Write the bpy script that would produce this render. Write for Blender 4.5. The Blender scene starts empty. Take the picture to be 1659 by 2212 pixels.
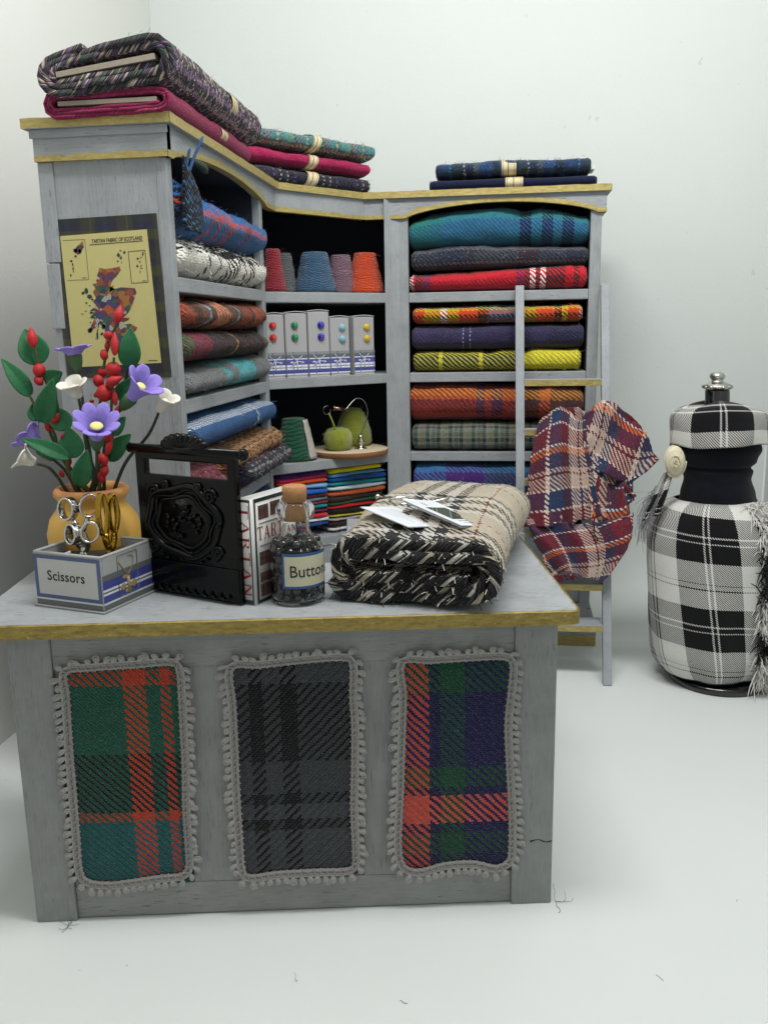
import bpy, math, random
import numpy as np
from mathutils import Vector, Matrix, noise
R=math.radians
sc=bpy.context.scene
sc.unit_settings.system='METRIC'; sc.unit_settings.scale_length=0.01; sc.unit_settings.length_unit='CENTIMETERS'  # 1 unit = 1 cm (doll's house miniatures)
COL=sc.collection
# ------------------------------------------------------------------ camera
CAM=dict(c=(-4.466,-42.629,15.707),yaw=-0.136,pitch=0.207,roll=-0.017,f=1874.079)
def cam_basis():
    y,t,r=CAM['yaw'],CAM['pitch'],CAM['roll']
    fw=Vector((math.sin(y)*math.cos(t),math.cos(y)*math.cos(t),-math.sin(t)))
    rt=Vector((math.cos(y),-math.sin(y),0)); up=rt.cross(fw)
    return rt*math.cos(r)+up*math.sin(r), -rt*math.sin(r)+up*math.cos(r), fw
RT,UP,FW=cam_basis(); CC=Vector(CAM['c'])
cam=bpy.data.cameras.new('camera'); co=bpy.data.objects.new('camera',cam); COL.objects.link(co)
cam.sensor_fit='VERTICAL'; cam.sensor_height=36; cam.sensor_width=27; cam.lens=36*CAM['f']/2212
cam.clip_start=1; cam.clip_end=500
m=Matrix((RT,UP,-FW)).transposed().to_4x4(); m.translation=CC; co.matrix_world=m
sc.camera=co
# ------------------------------------------------------------------ world and lamps
w=bpy.data.worlds.new('World'); sc.world=w; w.use_nodes=True
w.node_tree.nodes['Background'].inputs[0].default_value=(.84,.85,.85,1)
w.node_tree.nodes['Background'].inputs[1].default_value=.56
def area(name,loc,rot,sx,sy,power,col):
    l=bpy.data.lights.new(name,'AREA'); l.shape='RECTANGLE'; l.size=sx; l.size_y=sy; l.energy=power; l.color=col
    o=bpy.data.objects.new(name,l); COL.objects.link(o); o.location=loc; o.rotation_euler=[R(a) for a in rot]; return o
area('light_box_lamp_back',(-2,-5,47),(0,0,0),22,6,500,(1,.995,.95))
area('light_box_lamp_front',(-3,-24.5,45),(25,0,0),25,7,13300,(1,.988,.975))
sc.view_settings.view_transform='Standard'; sc.view_settings.look='None'; sc.view_settings.exposure=.08; sc.view_settings.gamma=1
sc.render.engine='CYCLES'; sc.cycles.max_bounces=8; sc.cycles.transparent_max_bounces=12; sc.cycles.transmission_bounces=10
# ------------------------------------------------------------------ helpers
def lin(h):
    if not isinstance(h,str): return tuple(h)+((1,) if len(h)==3 else ())
    h=h.lstrip('#'); v=[int(h[i:i+2],16)/255 for i in (0,2,4)]
    return tuple(x/12.92 if x<=.04045 else ((x+.055)/1.055)**2.4 for x in v)+(1,)
class NT:
    def __init__(s,name):
        s.m=bpy.data.materials.new(name); s.m.use_nodes=True; s.t=s.m.node_tree; s.b=s.t.nodes['Principled BSDF']
    def n(s,typ,**k):
        x=s.t.nodes.new(typ)
        for a,v in k.items(): setattr(x,a,v)
        return x
    def l(s,a,b): s.t.links.new(a,b)
    def math(s,op,a,b=None,c=None):
        x=s.n('ShaderNodeMath',operation=op)
        for i,v in enumerate((a,b,c)):
            if v is None: continue
            if isinstance(v,(int,float)): x.inputs[i].default_value=v
            else: s.l(v,x.inputs[i])
        return x.outputs[0]
    def mix(s,f,a,b,mode='MIX'):
        x=s.n('ShaderNodeMix',data_type='RGBA',blend_type=mode)
        if isinstance(f,(int,float)): x.inputs[0].default_value=f
        else: s.l(f,x.inputs[0])
        for i,v in ((6,a),(7,b)):
            if isinstance(v,tuple): x.inputs[i].default_value=v
            else: s.l(v,x.inputs[i])
        return x.outputs[2]
    def noise(s,scale,detail=3,rough=.55,vec=None,out=0):
        x=s.n('ShaderNodeTexNoise'); x.inputs['Scale'].default_value=scale; x.inputs['Detail'].default_value=detail; x.inputs['Roughness'].default_value=rough
        if vec is not None: s.l(vec,x.inputs['Vector'])
        return x.outputs[out]
    def bump(s,h,strength=.5,dist=.02):
        x=s.n('ShaderNodeBump'); x.inputs['Strength'].default_value=strength; x.inputs['Distance'].default_value=dist
        s.l(h,x.inputs['Height']); s.l(x.outputs[0],s.b.inputs['Normal'])
    def ramp(s,f,stops,interp='LINEAR'):
        x=s.n('ShaderNodeValToRGB'); cr=x.color_ramp; cr.interpolation=interp
        while len(cr.elements)<len(stops): cr.elements.new(.5)
        for e,(p,c) in zip(cr.elements,stops): e.position=p
        for e,(p,c) in zip(cr.elements,stops): e.position=p; e.color=lin(c)
        s.l(f,x.inputs[0]); return x.outputs[0]
_mats={}
def plain(name,col,rough=.5,metal=0,var=.12,nscale=6,bump=.0,bscale=20,coat=0,spec=.5,sub=0,sheen=0):
    if name in _mats: return _mats[name]
    t=NT(name); b=t.b; g=t.n('ShaderNodeTexCoord').outputs['Object']
    c=lin(col); d=tuple(x*(1-var) for x in c[:3])+(1,); e=tuple(min(1,x*(1+var)) for x in c[:3])+(1,)
    f=t.noise(nscale,4,.6,g)
    t.l(t.mix(f,d,e),b.inputs['Base Color'])
    b.inputs['Roughness'].default_value=rough; b.inputs['Metallic'].default_value=metal
    b.inputs['Coat Weight'].default_value=coat; b.inputs['Specular IOR Level'].default_value=spec
    if sub: b.inputs['Subsurface Weight'].default_value=sub; b.inputs['Subsurface Radius'].default_value=(.1,.06,.04); b.inputs['Subsurface Scale'].default_value=.5
    if sheen: b.inputs['Sheen Weight'].default_value=sheen
    if bump: t.bump(t.noise(bscale,4,.6,g),bump,.03)
    _mats[name]=t.m; return t.m
def wood_paint(name,col,axis='z',dark='#5d6266',nick=.5,gold=0):
    """brushed grey paint over fine wood: streaks along the grain, dark nicks, rubbed gilding"""
    if name in _mats: return _mats[name]
    t=NT(name); b=t.b; g=t.n('ShaderNodeTexCoord').outputs['Object']
    mp=t.n('ShaderNodeMapping'); t.l(g,mp.inputs[0]); sc_={'x':(1.2,22,22),'y':(22,1.2,22),'z':(22,22,1.2)}[axis]; mp.inputs['Scale'].default_value=sc_
    st=t.noise(1,5,.65,mp.outputs[0])
    c=lin(col)
    base=t.mix(t.math('MULTIPLY',t.math('SUBTRACT',t.noise(.8,6,.65,g),.3),2.2),tuple(x*.82 for x in c[:3])+(1,),tuple(x*1.14 for x in c[:3])+(1,))
    base=t.mix(t.math('MULTIPLY',t.math('SUBTRACT',st,.42),1.3),base,tuple(x*1.32 for x in c[:3])+(1,))
    mp2=t.n('ShaderNodeMapping'); t.l(g,mp2.inputs[0]); s2={'x':(2.2,30,30),'y':(30,2.2,30),'z':(30,30,2.2)}[axis]; mp2.inputs['Scale'].default_value=s2
    nk=t.noise(1,3,.5,mp2.outputs[0])
    big=t.noise(.7,2,.5,g)
    nkf=t.math('MULTIPLY',t.math('GREATER_THAN',nk,.66),t.math('GREATER_THAN',big,.45))
    base=t.mix(t.math('MULTIPLY',nkf,nick),base,lin(dark))
    if gold:
        gn=t.math('GREATER_THAN',t.noise(2.2,5,.7,g),1-gold)
        base=t.mix(gn,base,lin('#a8963f'))
    t.l(base,b.inputs['Base Color']); b.inputs['Roughness'].default_value=.6; b.inputs['Specular IOR Level'].default_value=.35
    h=t.math('ADD',t.math('MULTIPLY',st,.7),t.math('MULTIPLY',nkf,-.8))
    h=t.math('ADD',h,t.math('MULTIPLY',t.noise(14,4,.6,g),.35))
    t.bump(h,.8,.035); _mats[name]=t.m; return t.m
def gilt(name='gold_paint',col='#cdbb78',dark='#93834a'):
    if name in _mats: return _mats[name]
    t=NT(name); b=t.b; g=t.n('ShaderNodeTexCoord').outputs['Object']
    mp=t.n('ShaderNodeMapping'); t.l(g,mp.inputs[0]); mp.inputs['Scale'].default_value=(2.2,2.2,8)
    n1=t.noise(1.6,5,.7,mp.outputs[0])
    c=t.mix(t.math('MULTIPLY',t.math('SUBTRACT',n1,.3),1.8),lin(dark),lin(col))
    c=t.mix(t.math('MULTIPLY',t.math('GREATER_THAN',t.noise(9,4,.6,g),.66),.55),c,lin('#c3b368'))
    t.l(c,b.inputs['Base Color']); b.inputs['Metallic'].default_value=.35
    t.l(t.math('ADD',t.math('MULTIPLY',n1,.35),.3),b.inputs['Roughness'])
    t.bump(t.noise(8,5,.7,g),.7,.04); _mats[name]=t.m; return t.m
def tartan(name,warp,weft,T=13,tw=.5,pu=None,pv=None,wob=.012,fleck=None,bump=.8,weave=4,rough=.9,dist=.035,ang=1,painted_hilite=.16):
    """woven cloth: warp[] colours run across u, weft[] across v (widths in cm); a 2/2 twill picks the yarn on top"""
    if name in _mats: return _mats[name]
    t=NT(name); b=t.b
    uv=t.n('ShaderNodeUVMap'); uv.uv_map='UVMap'
    nz=t.n('ShaderNodeTexNoise'); nz.inputs['Scale'].default_value=2.5; nz.inputs['Detail'].default_value=3; t.l(uv.outputs[0],nz.inputs['Vector'])
    va=t.n('ShaderNodeVectorMath',operation='SUBTRACT'); t.l(nz.outputs['Color'],va.inputs[0]); va.inputs[1].default_value=(.5,.5,.5)
    vs=t.n('ShaderNodeVectorMath',operation='SCALE'); t.l(va.outputs[0],vs.inputs[0]); vs.inputs['Scale'].default_value=wob*8
    vd=t.n('ShaderNodeVectorMath',operation='ADD'); t.l(uv.outputs[0],vd.inputs[0]); t.l(vs.outputs[0],vd.inputs[1])
    sx=t.n('ShaderNodeSeparateXYZ'); t.l(vd.outputs[0],sx.inputs[0])
    a=t.math('MULTIPLY',sx.outputs[0],T); c=t.math('MULTIPLY',sx.outputs[1],T)
    fa=t.math('FLOOR',a); fc=t.math('FLOOR',c)
    sgn=t.math('MULTIPLY',fc,float(ang))
    # irregular yarn: half-shift in rib position
    md=t.math('MODULO',t.math('ADD',t.math('ADD',fa,sgn),4000.0),float(weave))
    top=t.math('LESS_THAN',md,weave*tw)   # 1 -> warp shows
    def bands(lst,x,per):
        tot=sum(q[1] for q in lst); per=per or tot
        f=t.math('FRACT',t.math('DIVIDE',t.math('DIVIDE',x,T),per))
        st=[];p=0
        for cc,ww in lst: st.append((p/tot,cc)); p+=ww
        if len(st)==1: return lin(st[0][1])
        return t.ramp(f,st,'CONSTANT')
    W=bands(warp,fa,pu); F=bands(weft,fc,pv)
    col=t.mix(top,F,W)
    # yarn-to-yarn variation
    v1=t.noise(T*.9,3,.7,vd.outputs[0])
    v2=t.noise(T*.28,4,.7,vd.outputs[0])
    col=t.mix(.40,col,t.mix(t.math('MULTIPLY',t.math('SUBTRACT',v1,.25),1.9),(.0,.0,.0,1),(1,1,1,1)),'SOFT_LIGHT')
    col=t.mix(.25,col,t.mix(t.math('MULTIPLY',t.math('SUBTRACT',v2,.25),1.9),(.05,.05,.05,1),(.95,.95,.95,1)),'SOFT_LIGHT')
    hz=t.math('MULTIPLY',t.math('GREATER_THAN',t.noise(T*1.3,2,.6,vd.outputs[0]),.63),painted_hilite)  # pale flecks: wool highlights painted into the colour
    col=t.mix(hz,col,(.55,.56,.58,1))
    if fleck:
        for k,(fcn,amt) in enumerate(fleck):
            nn=t.n('ShaderNodeTexNoise'); nn.inputs['Scale'].default_value=T*.55; nn.inputs['Detail'].default_value=3; nn.noise_dimensions='4D'; nn.inputs['W'].default_value=k*3.7; t.l(vd.outputs[0],nn.inputs['Vector'])
            col=t.mix(t.math('MULTIPLY',t.math('GREATER_THAN',nn.outputs[0],1-amt),.85),col,lin(fcn))
    t.l(col,b.inputs['Base Color'])
    b.inputs['Roughness'].default_value=rough; b.inputs['Specular IOR Level'].default_value=.15
    b.inputs['Sheen Weight'].default_value=.12; b.inputs['Sheen Roughness'].default_value=.5
    ha=t.math('ABSOLUTE',t.math('SINE',t.math('MULTIPLY',a,math.pi))); hc=t.math('ABSOLUTE',t.math('SINE',t.math('MULTIPLY',c,math.pi)))
    mxx=t.n('ShaderNodeMix',data_type='FLOAT'); t.l(top,mxx.inputs[0]); t.l(hc,mxx.inputs[2]); t.l(ha,mxx.inputs[3])
    # rib profile across the float
    rib=t.math('ABSOLUTE',t.math('SINE',t.math('MULTIPLY',t.math('ADD',t.math('ADD',a,t.math('MULTIPLY',c,float(ang))),0),math.pi/(weave*.5))))
    h=t.math('ADD',t.math('MULTIPLY',mxx.outputs[0],.55),t.math('MULTIPLY',rib,.7))
    h=t.math('ADD',h,t.math('MULTIPLY',t.noise(T*1.6,3,.7,vd.outputs[0]),.7))
    t.bump(h,bump*.9,dist*min(1,15/T)); _mats[name]=t.m; return t.m
def knit(name,stops,T=9,period=None,fleck=None,bump=1,vs=None,tw=.5,weave=2):
    return tartan(name,stops,vs or stops,T=T,pu=period,fleck=fleck,bump=bump,wob=.03,weave=weave,tw=tw,dist=.05)

# ---- mesh building (V,F,UV lists)
class MB:
    def __init__(s): s.v=[]; s.f=[]; s.uv=[]; s.mi=[]
    def add(s,V,F,UV=None,mi=0,M=None):
        o=len(s.v)
        for p in V:
            p=Vector(p); s.v.append(M@p if M else p)
        s.uv+= [tuple(u) for u in UV] if UV is not None else [(p[0]+p[1],p[2]) for p in V]
        s.f+=[tuple(i+o for i in f) for f in F]; s.mi+=[mi]*len(F)
        return s
def box(x0,x1,y0,y1,z0,z1):
    V=[(x,y,z) for x in (x0,x1) for y in (y0,y1) for z in (z0,z1)]
    F=[(0,1,3,2),(4,6,7,5),(0,4,5,1),(2,3,7,6),(0,2,6,4),(1,5,7,3)]
    return V,F
def prism(poly,z0,z1):
    n=len(poly); V=[(x,y,z0) for x,y in poly]+[(x,y,z1) for x,y in poly]
    F=[tuple(range(n-1,-1,-1)),tuple(range(n,2*n))]+[(i,(i+1)%n,n+(i+1)%n,n+i) for i in range(n)]
    return V,F
def grid(nx,ny,fn,uvf=None,closev=False):
    V=[];UV=[]
    for i in range(nx):
        for j in range(ny):
            u=i/(nx-1); v=j/(ny-1); V.append(tuple(fn(u,v))); UV.append(uvf(u,v) if uvf else (u,v))
    F=[(i*ny+j,(i+1)*ny+j,(i+1)*ny+j+1,i*ny+j+1) for i in range(nx-1) for j in range(ny-1)]
    return V,F,UV
def tube(path,r,n=8,cap=True):
    P=[Vector(p) for p in path]; V=[];UV=[];L=0
    rr=r if isinstance(r,(list,tuple)) else [r]*len(P)
    t0=(P[1]-P[0]).normalized(); a=t0.orthogonal().normalized()
    for i,p in enumerate(P):
        t=((P[min(i+1,len(P)-1)]-P[max(i-1,0)])).normalized()
        a=(a-t*a.dot(t)).normalized(); b=t.cross(a)
        if i: L+=(P[i]-P[i-1]).length
        for k in range(n):
            th=2*math.pi*k/n; V.append(tuple(p+(a*math.cos(th)+b*math.sin(th))*rr[i])); UV.append((L,k/n*2*math.pi*rr[i]))
    F=[(i*n+k,i*n+(k+1)%n,(i+1)*n+(k+1)%n,(i+1)*n+k) for i in range(len(P)-1) for k in range(n)]
    if cap: F+=[tuple(range(n-1,-1,-1)),tuple((len(P)-1)*n+k for k in range(n))]
    return V,F,UV
def lathe(prof,n=32,a0=0,a1=2*math.pi,sx=1,sy=1):
    full=abs(a1-a0-2*math.pi)<1e-6; m_=n if full else n+1; V=[];UV=[];L=0
    for i,(r,z) in enumerate(prof):
        if i: L+=math.hypot(r-prof[i-1][0],z-prof[i-1][1])
        for k in range(m_):
            th=a0+(a1-a0)*k/n; V.append((r*math.cos(th)*sx,r*math.sin(th)*sy,z)); UV.append((r*th,L))
    F=[]
    for i in range(len(prof)-1):
        for k in range(n):
            k2=(k+1)%m_; F.append((i*m_+k,i*m_+k2,(i+1)*m_+k2,(i+1)*m_+k))
    return V,F,UV
def ellip(c,r,axis=None,nu=12,nv=8):
    V=[];Fc=[]
    M=Matrix.Identity(3)
    if axis is not None: M=Vector(axis).normalized().to_track_quat('Z','Y').to_matrix()
    V.append((0,0,1))
    for j in range(1,nv):
        ph=math.pi*j/nv
        for i in range(nu):
            th=2*math.pi*i/nu; V.append((math.sin(ph)*math.cos(th),math.sin(ph)*math.sin(th),math.cos(ph)))
    V.append((0,0,-1)); n=nu
    for i in range(n): Fc.append((0,1+i,1+(i+1)%n))
    for j in range(nv-2):
        for i in range(n): Fc.append((1+j*n+i,1+(j+1)*n+i,1+(j+1)*n+(i+1)%n,1+j*n+(i+1)%n))
    e=len(V)-1
    for i in range(n): Fc.append((e,1+(nv-2)*n+(i+1)%n,1+(nv-2)*n+i))
    VV=[tuple(Vector(c)+M@Vector((x*r[0],y*r[1],z*r[2]))) for x,y,z in V]
    return VV,Fc,[(p[0]*1.0,p[2]*1.0) for p in VV]
def smoothpath(pts,n=24):
    P=[Vector(p) for p in pts]; out=[]
    m_=len(P)-1
    for i in range(n):
        s=i/(n-1)*m_; k=min(int(s),m_-1); t=s-k
        p0=P[max(k-1,0)];p1=P[k];p2=P[k+1];p3=P[min(k+2,m_)]
        out.append(.5*((2*p1)+(p2-p0)*t+(2*p0-5*p1+4*p2-p3)*t*t+(3*p1-p0-3*p2+p3)*t**3))
    return out
FR={}   # root name -> world matrix
def thing(name,label,cat,loc=(0,0,0),rotz=0,group=None):
    o=bpy.data.objects.new(name,None); COL.objects.link(o); o.empty_display_size=.3
    o.location=loc; o.rotation_euler=(0,0,rotz); o['label']=label; o['category']=cat
    if group: o['group']=group
    FR[o.name]=Matrix.Translation(Vector(loc))@Matrix.Rotation(rotz,4,'Z'); return o
def root_of(o):
    while o.parent: o=o.parent
    return o
def build(name,mb,mat,parent=None,world=False,smooth=True,bevel=0,solid=0,sub=0,label=None):
    """one mesh object; coordinates are local to the thing, or world ones if world=True"""
    me=bpy.data.meshes.new(name); V=mb.v
    if world and parent is not None:
        Mi=FR[root_of(parent).name].inverted(); V=[Mi@v for v in V]
    me.from_pydata([tuple(v) for v in V],[],mb.f)
    uvl=me.uv_layers.new(name='UVMap')
    lv=np.zeros(len(me.loops),dtype=np.int32); me.loops.foreach_get('vertex_index',lv)
    uvs=np.array(mb.uv,dtype=np.float32)[lv]; uvl.data.foreach_set('uv',uvs.ravel())
    for mm in (mat if isinstance(mat,(list,tuple)) else [mat]): me.materials.append(mm)
    if any(mb.mi): me.polygons.foreach_set('material_index',np.array(mb.mi,dtype=np.int32))
    if smooth: me.polygons.foreach_set('use_smooth',np.ones(len(me.polygons),dtype=bool))
    me.update()
    o=bpy.data.objects.new(name,me); COL.objects.link(o)
    if parent is not None: o.parent=parent
    if label: o['label']=label
    if bevel:
        b=o.modifiers.new('bevel','BEVEL'); b.width=bevel; b.segments=2; b.limit_method='ANGLE'; b.angle_limit=R(40); b.harden_normals=False
    if solid:
        s=o.modifiers.new('solid','SOLIDIFY'); s.thickness=solid; s.offset=0
    if sub:
        s=o.modifiers.new('sub','SUBSURF'); s.levels=sub; s.render_levels=sub
    return o
def part(name,geo,mat,parent,**k):
    mb=MB()
    if isinstance(geo,tuple): mb.add(*geo)
    else:
        for g in geo: mb.add(*g)
    return build(name,mb,mat,parent,**k)
def single(name,geo,mat,label,cat,loc,rotz=0,group=None,**k):
    """a thing that is one mesh; geo in local coordinates"""
    o=part(name,geo,mat,None,**k); o.location=loc; o.rotation_euler=(0,0,rotz); o['label']=label; o['category']=cat
    if group: o['group']=group
    FR[o.name]=Matrix.Translation(Vector(loc))@Matrix.Rotation(rotz,4,'Z')
    return o
def struct(name,geo,mat,**k):
    o=part(name,geo,mat,None,**k); o['kind']='structure'; return o
def text_geo(s,size=1,extr=.0,align='CENTER',bold=0,shear=0,spacing=1):
    c=bpy.data.curves.new('t','FONT'); c.body=s; c.size=size; c.extrude=extr; c.align_x=align; c.align_y='CENTER'; c.offset=bold; c.shear=shear; c.space_character=spacing; c.resolution_u=3
    o=bpy.data.objects.new('t',c); COL.objects.link(o)
    dg=bpy.context.evaluated_depsgraph_get(); dg.update()
    me=bpy.data.meshes.new_from_object(o.evaluated_get(dg))
    V=[tuple(v.co) for v in me.vertices]; F=[tuple(p.vertices) for p in me.polygons]
    bpy.data.objects.remove(o); bpy.data.curves.remove(c); bpy.data.meshes.remove(me)
    return V,F
def ray(x,y): return FW+RT*((x-829.5)/CAM['f'])-UP*((y-1106)/CAM['f'])
def onY(x,y,Y): r=ray(x,y); return CC+r*((Y-CC.y)/r.y)
def onPl(x,y,P,n): r=ray(x,y); n=Vector(n); return CC+r*((Vector(P)-CC).dot(n)/r.dot(n))
def onZ(x,y,Z): r=ray(x,y); return CC+r*((Z-CC.z)/r.z)
def nz3(p,s,seed=0): return noise.noise(Vector((p[0]*s+seed*7.3,p[1]*s+seed*3.1,p[2]*s-seed*5.7)))

# ================================================================== THE SETTING
t=NT('floor_card'); g=t.n('ShaderNodeTexCoord').outputs['Object']
c=t.mix(t.noise(.12,3,.5,g),lin('#d0d5d3'),lin('#d9dcdb'))
c=t.mix(t.math('MULTIPLY',t.math('GREATER_THAN',t.noise(2.6,2,.4,g),.77),.35),c,lin('#9a9a98'))
t.l(c,t.b.inputs['Base Color']); t.b.inputs['Roughness'].default_value=.75; t.b.inputs['Specular IOR Level'].default_value=.25; t.bump(t.noise(30,4,.7,g),.15,.02); FLOOR=t.m
def wallmat(name,a,b_):
    t=NT(name); g=t.n('ShaderNodeTexCoord').outputs['Object']
    c=t.mix(t.noise(.09,3,.5,g),lin(a),lin(b_))
    c=t.mix(t.math('MULTIPLY',t.math('GREATER_THAN',t.noise(1.3,3,.5,g),.74),.22),c,lin('#8f9294'))
    t.l(c,t.b.inputs['Base Color']); t.b.inputs['Roughness'].default_value=.8; t.b.inputs['Specular IOR Level'].default_value=.2
    t.bump(t.noise(5,6,.7,g),.25,.05); return t.m
WB=wallmat('back_wall_card','#ccd2cf','#d4d9d6'); WL=wallmat('left_wall_card','#d6d7d0','#dddeda')
struct('floor',([(-23.8,-60,0),(10.12,-60,0),(10.12,3.0,0),(-23.8,3.0,0)],[(0,1,2,3)]),FLOOR,smooth=False)
prof=[(3.0,0)]+[(3.0+4.41*math.sin(a),4.41-4.41*math.cos(a)) for a in [math.pi/2*i/14 for i in range(1,15)]]+[(7.41,48)]
mb=MB(); V=[];F=[]
for y,z in prof: V+=[(-23.8,y,z),(10.0,y,z)]
F=[(2*i,2*i+1,2*i+3,2*i+2) for i in range(len(prof)-1)]
struct('wall_back',(V,F),WB)
struct('wall_left',([(-23.8,-60,0),(-23.8,7.36,0),(-23.8,7.36,48),(-23.8,-60,48)],[(0,1,2,3)]),WL,smooth=False)
struct('wall_right',([(10.12,-60,0),(10.12,7.5,0),(10.12,7.5,48),(10.12,-60,48)],[(3,2,1,0)]),WB,smooth=False)
# ================================================================== SHARED MATERIALS
GREY='#94989b'
GX=wood_paint('grey_painted_wood_along_x',GREY,'x'); GY=wood_paint('grey_painted_wood_along_y',GREY,'y'); GZ=wood_paint('grey_painted_wood_upright',GREY,'z')
GOLD=gilt(); GOLDD=gilt('dark_gold_paint','#b39e52','#6d5d2b')
BLACKIN=plain('dark_navy_paint_inside','#272d36',rough=.75,var=.3,bump=.2)
PAPER=plain('cream_paper_band','#cfc09a',rough=.7,var=.08,nscale=3)
PAPERDK=plain('paper_band_print','#5a5240',rough=.8)
CARDB=plain('pale_card_core','#938a7c',rough=.9,var=.15,bump=.4,bscale=25)
BLACKINK=plain('black_ink','#16171a',rough=.6)
WHITEC=plain('white_card','#dcdcda',rough=.6,var=.03)

# ================================================================== BOOKCASE
L_=-14.41; YN=-16.43; YF=-5.87; XB=-18.35; YB=3.95
S1=Vector((-14.70,-4.60,0)); S2=Vector((-9.40,.02,0)); DD=Vector((5.15,4.6,0)).normalized(); NB=Vector((-4.6,5.15,0)).normalized()
ANG=math.atan2(4.6,5.15)
def mid(t_,off,z): p=S1+DD*t_+NB*off; return Vector((p.x,p.y,z))
case=thing('corner_bookcase','grey painted corner bookcase with gilded cornice and three shelved bays full of cloth','bookcase',(-9.2,-6,0))
def cp(name,geo,mat,**k): return part(name,geo,mat,case,world=True,**k)
ZTOP=21.69
cp('end_panel',[box(XB,L_,YN,YN+.3,0,ZTOP)],GZ,smooth=False,bevel=.03,label='end panel of the left bay, bearing the poster')
cp('corner_strip',[box(XB-.06,XB+.42,YN-.05,YN-.002,17.9,20.80)],GZ,smooth=False,bevel=.02)
cp('corner_strip',[box(XB-.06,XB+.36,YN-.045,YN-.002,15.9,17.87)],GZ,smooth=False,bevel=.02)
cp('post',[box(L_-.3,L_+.03,YN-.02,YN+.42,0,ZTOP)],GZ,smooth=False,bevel=.03)
cp('post',[box(L_-.3,L_+.03,YF-.42,YF,0,ZTOP)],GZ,smooth=False,bevel=.03)
cp('post',[prism([tuple(mid(6.28,0,0)[:2]),tuple(mid(6.72,0,0)[:2]),(-9.33,-.03),(-8.93,-.03),(-8.93,.35),(-9.4,.4)],0,ZTOP)],GZ,smooth=False,bevel=.02)
cp('post',[box(-.5,0,-.03,.3,0,ZTOP)],GZ,smooth=False,bevel=.03)
cp('side_panel',[box(-.28,0-.004,.3,YB,0,ZTOP)],GZ,smooth=False,bevel=.02)
cp('partition',[box(XB+.3,L_-.3,YF-.4,YF-.03,0,ZTOP)],BLACKIN,smooth=False)
cp('partition',[box(-9.33,-9.0,.4,YB-.2,0,ZTOP)],BLACKIN,smooth=False)
cp('back_panel',[box(XB,XB+.25,YN+.3,YB,0,ZTOP)],BLACKIN,smooth=False)
cp('back_panel',[box(XB+.25,-.28,YB-.2,YB,0,ZTOP)],BLACKIN,smooth=False)
cp('side_lining',[box(-.52,-.285,.3,YB-.2,.3,ZTOP)],BLACKIN,smooth=False)
cp('side_lining',[box(XB+.25,L_-.3,YN+.3,YN+.45,.3,ZTOP)],BLACKIN,smooth=False)
SZ=[17.42,13.63,9.75,6.05]; SH=.46
for i,z in enumerate(SZ):
    cp('shelf',[box(L_-3.6,L_,YN+.42,YF-.42,z-SH,z)],GY,smooth=False,bevel=.04)
    cp('shelf',[box(-8.93,-.5,0,3.6,z-SH,z)],GX,smooth=False,bevel=.04)
    a=mid(-.05,0,0);b_=mid(6.3,0,0)
    cp('shelf',[prism([(a.x,a.y),(b_.x,b_.y),(-9.4,3.6),(-18,3.6),(-18,-5.8),(-14.75,-5.8)],z-SH,z)],GX,smooth=False,bevel=.04)
# lower front below the bottom shelf and flared plinth
a=mid(-.1,.05,0);b_=mid(6.4,.05,0)
cp('kick_board',[prism([(a.x,a.y),(b_.x,b_.y),(b_.x-.3,b_.y+.3),(a.x-.3,a.y+.3)],0,SZ[3]-SH-.005)],GX,smooth=False)
cp('kick_board',[box(-8.93,-.5,.12,.4,0,SZ[3]-SH-.005)],GZ,smooth=False)
cp('kick_board',[box(L_-.3,L_-.1,YN+.42,YF-.42,0,SZ[3]-SH-.005)],GZ,smooth=False)
V=[(-9.3,-.04,2.1),(.02,-.04,2.1),(.02,YB,2.1),(-9.3,-.42,.95),(.33,-.42,.95),(.33,YB,.95),(-9.3,-.42,.55),(.33,-.42,.55),(.33,YB,.55)]
cp('plinth_moulding',[(V,[(0,3,4,1),(1,4,5,2),(3,6,7,4),(4,7,8,5),(0,1,2),(6,8,7)])],GX,smooth=False)
cp('plinth_edge',[box(-9.3,.32,-.45,-.05,0,.545)],GOLD,smooth=False,bevel=.03)
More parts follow.
